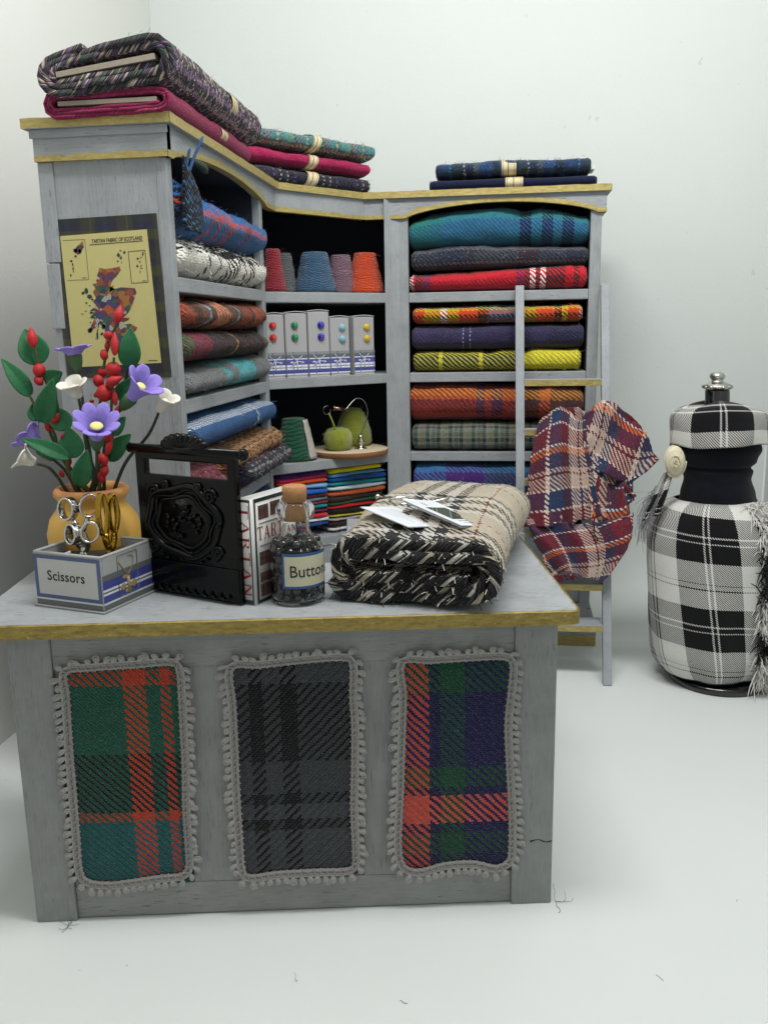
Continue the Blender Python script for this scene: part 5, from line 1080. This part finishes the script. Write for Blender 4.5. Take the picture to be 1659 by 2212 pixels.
def serif_word(word,hgt,wid,gap):
    """strokes: thick stems, thin bars and serifs; returns list of boxes/quads in (x,y)"""
    Q=[];x=0;t_=.20*wid;th=.09*hgt
    def q(*p): Q.append(p)
    def bx_(a,b,c,d): q((a,b),(c,b),(c,d),(a,d))
    for ch in word:
        w_=wid
        if ch=='T': bx_(x,hgt-th,x+w_,hgt); bx_(x+w_/2-t_/2,0,x+w_/2+t_/2,hgt-th); bx_(x+w_*.25,0,x+w_*.75,th*.6); bx_(x,hgt-th*2.4,x+th*.6,hgt-th); bx_(x+w_-th*.6,hgt-th*2.4,x+w_,hgt-th)
        if ch=='A': q((x+.05*w_,0),(x+.16*w_,0),(x+.56*w_,hgt),(x+.46*w_,hgt)); q((x+.70*w_,0),(x+.93*w_,0),(x+.60*w_,hgt),(x+.44*w_,hgt)); bx_(x+.25*w_,hgt*.3,x+.75*w_,hgt*.3+th*.8); bx_(x-.04*w_,0,x+.28*w_,th*.6); bx_(x+.6*w_,0,x+1.04*w_,th*.6)
        if ch=='R': bx_(x+.12*w_,0,x+.12*w_+t_,hgt); bx_(x,0,x+.5*w_,th*.6); bx_(x,hgt-th*.7,x+.6*w_,hgt); bx_(x+.3*w_,hgt*.5-th*.35,x+.6*w_,hgt*.5+th*.35); q((x+.62*w_,hgt*.5-th*.3),(x+.85*w_,hgt*.62),(x+.85*w_,hgt*.88),(x+.6*w_,hgt),(x+.6*w_,hgt-th*.8),(x+.68*w_,hgt*.85),(x+.68*w_,hgt*.66),(x+.6*w_,hgt*.5+th*.4)); q((x+.45*w_,hgt*.48),(x+.62*w_,hgt*.5),(x+1.02*w_,0),(x+.82*w_,0))
        if ch=='N': bx_(x+.1*w_,0,x+.19*w_,hgt); bx_(x+.82*w_,0,x+.91*w_,hgt); q((x+.1*w_,hgt),(x+.32*w_,hgt),(x+.91*w_,0),(x+.72*w_,0)); bx_(x-.03*w_,0,x+.32*w_,th*.6); bx_(x+.68*w_,hgt-th*.6,x+1.02*w_,hgt)
        x+=w_+gap
    return Q,x-gap
def quads_to(Q,fn,dz=.0):
    V=[];F=[];z=0
    for i,p in enumerate(Q):
        o=len(V)
        for a,b_ in p: V.append(tuple(fn(a,b_,i*.0004)))
        F.append(tuple(range(o,o+len(p))))
    return V,F
Q,wx=serif_word('TARTAN',.36,.25,.045); part('title_lettering',[quads_to(Q,lambda a,b_,e:bk(.20+a,1.70+b_,.030+e))],BR,book,smooth=False)
part('printed_line',[coverbox(.3,1.5,2.12,2.16,.031),coverbox(.3,1.2,1.52,1.56,.031)]+[coverbox(.3,.75,.9+.0,.915,.031)],plain('book_grey_print','#8a8a88',rough=.6),book,smooth=False)
# spine: nearly faces the camera; lettering runs down
sp0=BL_-cn*.36; sdir=(BL_-sp0).normalized(); sn=-cd
def spn(a,z,o=0): # a across the spine 0..0.36
    p=cS+cn*(a-.18)-cd*(.10+.026+o)
    return (p.x,p.y,z)
Q,wx=serif_word('TARTAN',.23,.34,.075)
part('spine_lettering',[quads_to(Q,lambda a,b_,e:spn(.07+b_,BH-.18-a,e))],BR,book,smooth=False)
part('spine_band',[([spn(a,z_,.002) for z_ in (.02,.14) for a in [.36*k/8 for k in range(9)]],[(k,k+1,k+10,k+9) for k in range(8)]),([spn(a,z_,.002) for z_ in (BH-.09,BH-.02) for a in [.36*k/8 for k in range(9)]],[(k,k+1,k+10,k+9) for k in range(8)])]+[([spn(a,z_,.003) for z_ in (.14,BH-.09) for a in [a0+.04*k/3 for k in range(4)]],[(k,k+1,k+5,k+4) for k in range(3)]) for a0 in (.0,.32)],BG,book,smooth=True)
# ---- bottle
BX,BY=-9.79,-20.89
t=NT('clear_glass'); b=t.b; b.inputs['Base Color'].default_value=(.97,.985,.98,1); b.inputs['Transmission Weight'].default_value=1; b.inputs['Roughness'].default_value=.02; b.inputs['IOR'].default_value=1.24
g=t.n('ShaderNodeTexCoord').outputs['Object']; t.bump(t.noise(1.6,3,.5,g),.2,.05); GLASS=t.m
bot=thing('glass_bottle','clear glass bottle with cork stopper, paper label reading Buttons','bottle',(BX,BY,ZD))
outer=[(.01,0),(.6,0),(.69,.04),(.72,.14),(.72,1.35),(.69,1.5),(.58,1.68),(.42,1.82),(.37,1.95),(.36,2.18),(.46,2.25),(.52,2.38),(.50,2.55),(.42,2.66),(.34,2.70)]
inner=[(.30,2.66),(.30,1.95),(.34,1.85),(.5,1.68),(.62,1.48),(.655,1.33),(.655,.16),(.6,.09),(.01,.09)]
part('glass_body',[lathe(outer+inner,48)],GLASS,bot)
part('cork_stopper',[lathe([(.01,2.2),(.255,2.2),(.275,2.4),(.29,2.7),(.31,2.72),(.325,2.95),(.31,3.08),(.28,3.1),(.01,3.11)],32)],plain('cork','#a3764c',rough=.9,var=.3,nscale=7,bump=.8,bscale=9),bot)
a0,a1=R(-108),R(2)
def lab(r,z0,z1,aa,ab,n=20): return ([(r*math.cos(aa+(ab-aa)*k/n),r*math.sin(aa+(ab-aa)*k/n),z) for z in (z0,z1) for k in range(n+1)],[(k,k+1,n+2+k,n+1+k) for k in range(n)])
l_=part('label_border',[lab(.732,.50,1.44,a0,a1)],plain('label_blue_border','#2c4f80',rough=.6),bot)
lp=part('paper_label',[lab(.738,.57,1.36,a0+R(5),a1-R(5))],plain('label_cream_paper','#b7b49c',rough=.8,var=.05,bump=.1),bot)
V,F=text_geo('Buttons',size=.44,align='LEFT',bold=.003)
part('lettering',[([(.744*math.cos(a0+R(15)+x/.744*.93),.744*math.sin(a0+R(15)+x/.744*.93),.95+y*1.0) for x,y,z in V],F)],BLACKINK,lp)
BEAD=plain('black_bead','#0b0b0d',rough=.12,coat=.5)
rr=random.Random(5); proto=None; pos=[]
for lay in range(8):
    z_=.20+lay*.205
    for ring_,(rad_,cnt) in enumerate(((.53,13),(.30,7),(.06,1))):
        if lay==7 and ring_==0: cnt=9
        for k in range(cnt):
            a=2*math.pi*k/cnt+lay*.12+rr.uniform(-.1,.1)
            pos.append((rad_*math.cos(a),rad_*math.sin(a),z_+rr.uniform(-.02,.02)+(.08 if ring_==2 and lay==7 else 0),rr.uniform(0,3)))
for i,(x,y,z_,r_) in enumerate(pos):
    if proto is None:
        prf=[(.035,-.075),(.09,-.08),(.115,-.03),(.115,.03),(.09,.08),(.035,.075),(.03,0),(.035,-.075)]
        proto=single('bead',[lathe(prf,14)],BEAD,'black bead button in the glass bottle','button',(BX+x,BY+y,ZD+z_),r_,'black beads inside the glass bottle'); o=proto
    else:
        o=proto.copy(); COL.objects.link(o)
    o.location=(BX+x,BY+y,ZD+z_); o.rotation_euler=(rr.uniform(-.9,.9),rr.uniform(-.9,.9),r_)
# ---- beige blanket
bl=thing('folded_blanket','thick folded beige, black and white checked blanket on the counter','blanket',(-6.72,-21.3,ZD),R(82.0))
g,zm=bolt_spiral(8.2,2.9,.10,.30,2.35,seed=13,nx=46,npt=44,jit=.35,gap=.9,hfn=lambda s,p:(1.08-.10*p/2.2*-1)*(1-.12*s))
V,F,UV=g[0]
def blx(x,y,z):
    s=x/8.2; z2=(z-zm)*(.90+.24*math.sin(2.7*s)) ; y2=y*(1.03-.06*s); x2=x+.10*y
    return (x2,y2+.1*math.sin(s*3),max(.0,z2)+.0)
V=[blx(*v) for v in V]
M['beige_end']=tartan('black_cream_shaded_edge',[('#101012',.45),('#e0dcd0',.26),('#101012',.35)],[('#101012',.5),('#e0dcd0',.3),('#1a1a1c',.4),('#cdc2ac',.3)],T=17,bump=1.2,dist=.08,fleck=[('#e6e2d6',.36)],painted_hilite=.05)
mb=MB(); mb.add(V,[f for f in F if not all(V[q][0]<.34 for q in f)],UV,0); mb.add(V,[f for f in F if all(V[q][0]<.34 for q in f)],UV,1)
for g in hairs([(V,F,UV)],1500,3,.2,.006): mb.add(*g)
hv=[(V,F,UV)]; near=[i for i,p in enumerate(V) if p[0]<.3]
rr=random.Random(77)
for k in range(420):
    p=Vector(V[rr.choice(near)]); d=Vector((-rr.uniform(.05,.3),rr.uniform(-.12,.12),rr.uniform(-.12,.12))); a_,b_,c_=tube([p,p+d*.5+Vector((0,0,rr.uniform(-.04,.04))),p+d],.012,3,False); mb.add(a_,b_,[(.2+rr.random()*.6,rr.random()*2)]*len(a_),1)
build('cloth',mb,[M['beige'],M['beige_end']],bl)
# swatch cards and pins on the blanket
CRD=plain('white_swatch_card','#cfd3d8',rough=.45,var=.03)
c1=thing('card','blank white card lying under the picture card on the blanket','card',(-7.15,-19.7,ZD+2.03),R(40))
c1.rotation_euler=(R(-8),R(7),R(-42)); 
part('card_sheet',[box(-1.0,1.0,-.62,.62,0,.025)],CRD,c1,smooth=False)
part('faint_writing',[box(-.75,-.75+w_,.35-.14*k,.37-.14*k,.026,.028) for k,w_ in enumerate((1.3,1.45,1.1,1.4,.9))],plain('faint_pencil','#a9adb2',rough=.6),c1,smooth=False)
c2_=thing('card','folded white card printed with a green and dark picture, on the blanket','card',(-5.95,-19.4,ZD+2.10),R(40))
c2_.rotation_euler=(R(-10),R(10),R(-40))
part('card_sheet',[box(-1.1,1.15,-.62,.62,0,.02),box(-1.1,1.12,-.60,.64,-.05,-.03)],CRD,c2_,smooth=False)
tp=tartan('card_picture_print',[('#39413a',.15),('#6a7468',.1),('#1d2422',.2),('#7d7a3c',.08)],[('#2c342e',.2),('#5a6a70',.1),('#1c201e',.15)],T=30,bump=.02)
part('printed_picture',[box(-.4,.62,-.4,.4,.021,.024)],tp,c2_,smooth=False)
part('caption',[box(-.85,-.55,-.2,-.17,.021,.023),box(-.85,-.6,-.1,-.08,.021,.023),box(.74,.78,-.3,.3,.021,.023),box(.9,.92,-.25,.15,.021,.023)],plain('caption_print','#50555a'),c2_,smooth=False)
pin=thing('kilt_pin','silver loop pins linked together lying above the cards','pin',(-7.25,-17.9,ZD+2.0),R(-8))
part('ring',[tube([(.42*math.cos(a),.26*math.sin(a),.12+.05*math.sin(a)) for a in [R(12*k) for k in range(31)]],.05,8)],SILV,pin)
part('ring',[tube([(.8+.48*math.cos(a),.1+.3*math.sin(a),.14+.1*math.cos(a)) for a in [R(12*k) for k in range(31)]],.05,8)],SILV,pin)
part('pin_bar',[tube([(-.85,.25,.16),(-.2,.1,.14),(.5,-.05,.14)],.045,7),ellip((-.88,.26,.17),(.09,.09,.08))],SILV,pin)

# ================================================================== LADDER
def lad(x,z,off=0): # point on the front plane of the leaning ladder
    y=-5.45+.281*z; n=Vector((0,-1,.281)).normalized(); return Vector((x,y,z))+n*off
ladder=thing('ladder','grey wooden ladder with gilt rungs leaning on the right bay','ladder',(-1.6,-5.3,0))
def rail(x0b,x0t,w_,th=.42):
    P=[]
    for x,z in ((x0b,0.02),(x0b+w_,0.02),(x0t+w_,17.63),(x0t,17.63)): P.append((x,z))
    V=[tuple(lad(x,z)) for x,z in P]+[tuple(lad(x,z,-th)) for x,z in P]
    V=[(a,b_,max(c_,.0)) for a,b_,c_ in V]
    return V,[(0,1,2,3),(7,6,5,4),(0,4,5,1),(1,5,6,2),(2,6,7,3),(3,7,4,0)]
LG=wood_paint('ladder_grey_paint','#989da1','z',nick=.3)
part('rail',[rail(-3.66,-3.89,.40)],LG,ladder,world=True,smooth=False,bevel=.03)
part('rail',[rail(.16,.0,.38)],LG,ladder,world=True,smooth=False,bevel=.03)
for z_ in (13.19,10.98,8.75,6.5,4.2,2.42):
    xl=-3.89+.40+(1-z_/17.6)*.22; xr=.0+(1-z_/17.6)*.16
    c_=lad(0,z_); 
    part('rung',[box(xl,xr,c_.y-.02,c_.y+1.15 if z_<5 else c_.y+.42,z_-.14,z_+.17)],LG,ladder,world=True,smooth=False,bevel=.02)
    part('gilt_rung_front',[box(xl+.05,xr-.02,c_.y-.035,c_.y-.022,z_-.135,z_+.14)],GOLD,ladder,world=True,smooth=False)
# ---- shawl draped over the ladder
def shp(x,y,off): 
    P=lad(0,8,off); return onPl(x,y,P,(0,-1,.281))
def coons(top_,bot_,left_,right_,nx,ny,disp,uvf):
    T=smoothpath(top_,nx);B=smoothpath(bot_,nx);Lf=smoothpath(left_,ny);Rg=smoothpath(right_,ny)
    V=[];UV=[]
    for i in range(nx):
        for j in range(ny):
            u=i/(nx-1);v=j/(ny-1)
            p=T[i]*(1-v)+B[i]*v+Lf[j]*(1-u)+Rg[j]*u-(T[0]*(1-u)*(1-v)+T[-1]*u*(1-v)+B[0]*(1-u)*v+B[-1]*u*v)
            e_=min(u,1-u,v,1-v); jt=.07*math.exp(-e_*9); p=p+Vector((0,-1,.28))*disp(u,v)+Vector((jt*nz3((u*9,v*9,1),1,1),0,jt*nz3((u*9,v*9,5),1,2)))*1.6; V.append(tuple(p)); UV.append(uvf(u,v))
    return V,[(i*ny+j,i*ny+j+1,(i+1)*ny+j+1,(i+1)*ny+j) for i in range(nx-1) for j in range(ny-1)],UV
def S(lst,o): return [shp(x,y,o) for x,y in lst]
mb=MB()
# upper left fall with vertical pleats
mb.add(*coons(S([(1165,912),(1190,893),(1215,880),(1245,905),(1262,905)],.55),S([(1128,1135),(1170,1140),(1225,1135),(1250,1125),(1300,1118)],.9),S([(1165,912),(1148,980),(1140,1060),(1128,1135)],.7),S([(1262,905),(1268,960),(1283,1040),(1300,1118)],.9),50,40,
  lambda u,v:(.42*abs(((u*2.6+.25*v+.1)%1)-.5)*2-.25)*(.45+v)+.05*nz3((u*4,v*4,0),1,4)+.25*v*(1-v),lambda u,v:(u*3.1,5.9-v*4.9)))
# middle overlap between
mb.add(*coons(S([(1205,885),(1240,882),(1265,890),(1330,905)],.35),S([(1195,1150),(1260,1120),(1320,1110),(1365,1085)],.45),S([(1205,885),(1200,1000),(1195,1150)],.3),S([(1330,905),(1362,990),(1365,1085)],.4),34,34,
  lambda u,v:.30*abs(((u*2.4+v*.9)%1)-.5)*2+.05*nz3((u*4,v*4,2),1,4)-.1,lambda u,v:(u*2.9+.9+v*.9,4.6-v*4.0+u*1.0)))
# right flare
mb.add(*coons(S([(1258,905),(1280,885),(1305,868),(1345,888),(1375,910)],.6),S([(1262,1010),(1310,1030),(1365,1040),(1421,995)],.75),S([(1258,905),(1258,960),(1262,1010)],.55),S([(1375,910),(1398,950),(1421,995)],.7),40,26,
  lambda u,v:.34*abs(((u*1.3+v*1.5+.2)%1)-.5)*2+.04*nz3((u*5,v*5,1),1,2),lambda u,v:(u*2.6+v*1.5+1.1,3.6-v*2.1+u*1.3)))
# fall below the flare
mb.add(*coons(S([(1262,985),(1310,1010),(1340,1030),(1352,1035)],.6),S([(1285,1165),(1320,1160),(1345,1150),(1366,1130)],.5),S([(1262,985),(1270,1070),(1285,1165)],.6),S([(1352,1035),(1348,1060),(1358,1090),(1366,1130)],.45),26,30,
  lambda u,v:.20*math.sin(u*9+v*2)+.1*nz3((u*4,v*4,9),1,4),lambda u,v:(u*1.6+2.0+v*.6,2.4-v*2.4)))
# lower tail
mb.add(*coons(S([(1135,1125),(1200,1130),(1280,1130),(1366,1108)],.4),S([(1195,1245),(1225,1235),(1270,1248),(1300,1258)],.85),S([(1135,1125),(1160,1180),(1195,1245)],.45),S([(1366,1108),(1362,1160),(1335,1210),(1300,1258)],.6),50,34,
  lambda u,v:.36*abs(((u*2.7-v*.9)%1)-.5)*2*(1-.2*v)+.06*nz3((u*3,v*3,5),1,8)+.25*v*(1-v),lambda u,v:(u*4.3-v*.9,2.9-v*3.1-u*1.1)))
rr=random.Random(3)
for (ax,ay,bx_,by) in ((1340,1035,1366,1070),(1195,1243,1240,1240),(1300,1115,1322,1128)):
    for k in range(26):
        q=k/25; p=shp(ax+(bx_-ax)*q,ay+(by-ay)*q,.7); d=Vector((rr.uniform(.0,.4),rr.uniform(-.1,.1),-rr.uniform(.1,.5)))*.6
        V,F,UV=tube([p,p+d*.5,p+d],.012,3,False); mb.add(V,F,[(q*5,1.0)]*len(V))
sh=build('shawl',mb,M['shawl'],None,solid=.07)
off=lad(-1.2,8,.6); sh.location=off; 
for v in sh.data.vertices: v.co=v.co-off
sh['label']='maroon, navy, cream and orange plaid shawl draped over the ladder rungs'; sh['category']='shawl'

# ================================================================== DRESS FORM
MX,MY=5.35,-4.1
df=thing('dress_form','dressmaker dummy in black and white check skirt with black bodice and silver knob','dress form',(MX,MY,0))
PBL=plain('glossy_black_base','#08080a',rough=.12,coat=.7); CLB=tartan('navy_black_crepe',[('#0b0c14',1)],[('#0d0e18',1)],T=30,bump=.3,dist=.01,painted_hilite=0)
part('base',[lathe([(.01,0),(2.02,0),(2.12,.08),(2.12,.28),(1.98,.36),(1.6,.34),(1.35,.5),(1.2,.6),(.01,.62)],56)],PBL,df)
# skirt
kz=[(.50,2.05),(.66,2.25),(1.0,2.48),(1.6,2.62),(2.6,2.70),(3.6,2.76),(4.6,2.78),(5.6,2.80),(6.5,2.78),(7.2,2.66),(7.7,2.46),(8.05,2.12),(8.35,1.55)]
def rad(z):
    for (a,ra),(b_,rb) in zip(kz,kz[1:]):
        if a<=z<=b_: q=(z-a)/(b_-a); q=q*q*(3-2*q)*.4+q*.6; return ra+(rb-ra)*q
    return kz[0][1] if z<kz[0][0] else kz[-1][1]
def skirt(u,v):
    z=.50+7.8*v; a=-math.pi/2+2*math.pi*(u-.5); r=rad(z)*1.01+.05*math.sin(9*a+1)*max(0,v-.7)*2+.05*math.sin(3*a+z*.7)+.07*math.sin(7*a+z*.5)*(1-v)+.03*math.sin(13*a-z)*(1-v)+.04*nz3((math.cos(a)*2,math.sin(a)*2,z),.8,3)
    x=r*math.cos(a); y=r*math.sin(a)*.86; return (x-.22+.03*(z-4),y,z-.12*math.sin(a)*(1-v)*.0)
part('skirt',[grid(90,60,skirt,lambda u,v:((u-.5)*17.0+(v-.5)*.9+26.7,v*8.15-.75+(u-.5)*.9))],M['monoskirt'],df,solid=.03)
part('hem',[tube([(lambda p:(p[0],p[1],p[2]))(skirt(k/60,0)) for k in range(61)],.05,6)],plain('hem_black','#15151a',rough=.8),df)
def body(u,v,zs,rs,sy=.82,f=None):
    n=len(zs)-1; s=v*n; k=min(int(s),n-1); q=s-k; q=q*q*(3-2*q); r=rs[k]+(rs[k+1]-rs[k])*q; z=zs[k]+(zs[k+1]-zs[k])*(s-k); a=-math.pi/2+2*math.pi*(u-.5)
    r+= .035*nz3((math.cos(a)*1.5,math.sin(a)*1.5,z*1.3),1.5,6); return (r*math.cos(a),r*math.sin(a)*sy,z)
part('bodice',[grid(60,34,lambda u,v:body(u,v,[8.1,8.5,9.2,9.55,9.7,10.0,10.5,11.2,11.6],[1.66,1.55,1.38,1.44,1.34,1.62,1.80,1.6,1.3]))],CLB,df)
M['sash']=M['monoskirt']
CR=[.6,1.35,1.82,2.03,2.10,2.13,2.14,2.15,2.12]
def cape(u,v):
    a=-math.pi/2+2*math.pi*(u-.5); zt=12.42-.12*math.cos(a*2)
    zb=10.62+(.32 if 0 else 0)+.28*math.exp(-((a+1.35)/.55)**2)-.1*math.sin(3*a)
    q=v**.8*8; k=min(7,int(q)); rr_=CR[k]+(CR[k+1]-CR[k])*(q-k)
    z=zt+(zb-zt)*v**1.25+.04*math.sin(6*a)*v
    rr_+=.05*math.sin(5*a+3*v)*v+.05*nz3((math.cos(a),math.sin(a),v*2),1.7,4)
    return (rr_*math.cos(a)*.95+.06,rr_*math.sin(a)*.82,z)
part('shoulder_wrap',[grid(72,26,cape,lambda u,v:((u-.5)*12.5+21.4,(1-v)*1.9+.35))],M['monoskirt'],df,solid=.04)
part('neck',[lathe([(.6,11.9),(.56,12.3),(.5,12.5),(.5,12.95),(.46,13.0),(.01,13.0)],28)],PBL,df)
knob=[lathe([(.3,12.98),(.55,13.02),(.62,13.1),(.6,13.18),(.42,13.26),(.30,13.32),(.22,13.38),(.28,13.46),(.32,13.56),(.26,13.68),(.1,13.74),(.01,13.75)],28)]
for k in range(14): a=2*math.pi*k/14; knob.append(ellip((.55*math.cos(a),.55*math.sin(a),13.12),(.1,.1,.07),None,8,6))
part('silver_knob',knob,SILV,df)
# rose
rose=[]
for k in range(11):
    a=k*2.4; r_=.06+.05*k; 
    def fn(u,v,a=a,r_=r_,k=k): w=(u-.5)*2.2; return (r_*math.cos(a+w)*.8,-.42+.042*k-.08*v,r_*math.sin(a+w)*(1+.25*v)+.0)
    rose.append(grid(9,5,fn,None))
RO=Vector((-1.98,-1.05,10.12))
part('rose',[([tuple(Vector(v)*1.05+RO) for v in V],F,UV) for V,F,UV in rose]+[ellip(tuple(RO+Vector((0,-.05,0))),(.42,.28,.62),None,16,10)],plain('cream_rose_ribbon','#d3cbb0',rough=.6,sub=.1,bump=.1),df,solid=.05)
# hanging sash end with fringe
sp_=smoothpath([(-2.1,-.8,9.7),(-2.45,-1.0,9.0),(-2.75,-1.15,8.3),(-3.0,-1.25,7.7)],14); V=[];UV=[]
for i,p in enumerate(sp_):
    for k in range(7): q=k/6-.5; V.append((p.x+q*(.5+.02*i),p.y+.14*math.cos(q*9)+.06*math.sin(i*.7),p.z+q*.28)); UV.append((q*.8+i*.02+1.2,i*.17))
part('sash_tail',[(V,[(7*i+k,7*i+7+k,7*i+8+k,7*i+1+k) for i in range(13) for k in range(6)],UV)],M['monoskirt'],df,solid=.04)
rr=random.Random(8); fr_=[]
for k in range(120):
    s=rr.uniform(.35,1); p=sp_[int(s*13)]+Vector((rr.uniform(-.3,.1),rr.uniform(-.1,.1),0)); d=Vector((-rr.uniform(.15,.75)*(1.15-s*.4),rr.uniform(-.1,.1),-rr.uniform(.5,1.75)*(.55+.45*s)))
    if k<5: d=Vector((-1.6+.25*k,0,-.05-.22*k))
    fr_.append(tube(smoothpath([p,p+d*.5+Vector((-.12,0,.08)),p+d],6),.011,3,False))
part('fringe',fr_,plain('grey_thread','#8d8b90',rough=.9,var=.5,nscale=3),df)
# shaggy black and white fringe down the right side
for nm,col_,z0,z1,n_ in (('white','#d0cfca',6.4,8.3,230),('black','#131317',4.2,6.5,330),('white','#cfcfcc',2.9,4.4,240),('black','#131317',1.6,3.1,200),('white','#cfcec9',.6,1.9,220)):
    rr=random.Random(int(z0*7)); fr_=[]
    for k in range(n_):
        z_=rr.uniform(z0,z1); a=R(rr.uniform(-64,-30)); r_=rad(min(8.3,max(.5,z_)))+.03; p=Vector((r_*math.cos(a),r_*math.sin(a)*.86,z_)); o=Vector((rr.uniform(-.5,.7),rr.uniform(-.9,0),rr.uniform(-.7,.35))).normalized()*rr.uniform(.35,.95)
        fr_.append(tube(smoothpath([p,p+o*.55+Vector((0,0,.06)),p+o+Vector((0,0,-.12))],5),[.028,.03,.028,.02,.008],4,False))
    part('shaggy_fringe',fr_,plain('shaggy_%s_wool'%nm,col_,rough=.95,var=.2,bump=.4),df,label='shaggy %s wool tuft'%nm)

for o in df.children_recursive:
    for v in o.data.vertices: v.co.x-=.060*v.co.z
# ================================================================== LINT
FB=plain('grey_lint','#5f6468',rough=.9)
def lint(x,y,z,L,seed,label,mat=FB,r=.006,n=1):
    rr=random.Random(seed); g=[]
    for k in range(n):
        p=Vector((0,0,.02)); P=[p.copy()]; d=Vector((rr.uniform(-1,1),rr.uniform(-1,1),0)).normalized()
        for i in range(5): d=(d+Vector((rr.uniform(-.9,.9),rr.uniform(-.9,.9),rr.uniform(-.2,.25)))).normalized(); p=p+d*L/5; p.z=max(.015,p.z); P.append(p.copy())
        g.append(tube(smoothpath(P,12),r,4))
    return single('loose_thread',g,mat,label,'thread',(x,y,z))
p=onZ(1200,1948,0); lint(p.x,p.y,0,.55,2,'dark curled threads at the foot of the counter right corner',n=4)
p=onZ(148,2003,0); lint(p.x,p.y,0,.3,5,'blue grey lint at the foot of the counter left post',n=8,mat=plain('blue_lint','#6f8494',rough=1))
p=onZ(880,2168,0); lint(p.x,p.y,0,.25,9,'tiny curled thread on the floor in front of the counter middle')
p=onZ(1590,1948,0); lint(p.x,p.y,0,.12,12,'tiny dark speck of thread on the floor below the dress form')
p=onZ(1432,2120,0); lint(p.x,p.y,0,.3,14,'pale wisp of thread on the open floor at the right',mat=plain('pale_lint','#9a9da0',rough=1))
p=onZ(640,2118,0); lint(p.x,p.y,0,.3,15,'fine arched thread on the floor left of the curled thread',mat=plain('pale_lint','#9a9da0',rough=1))
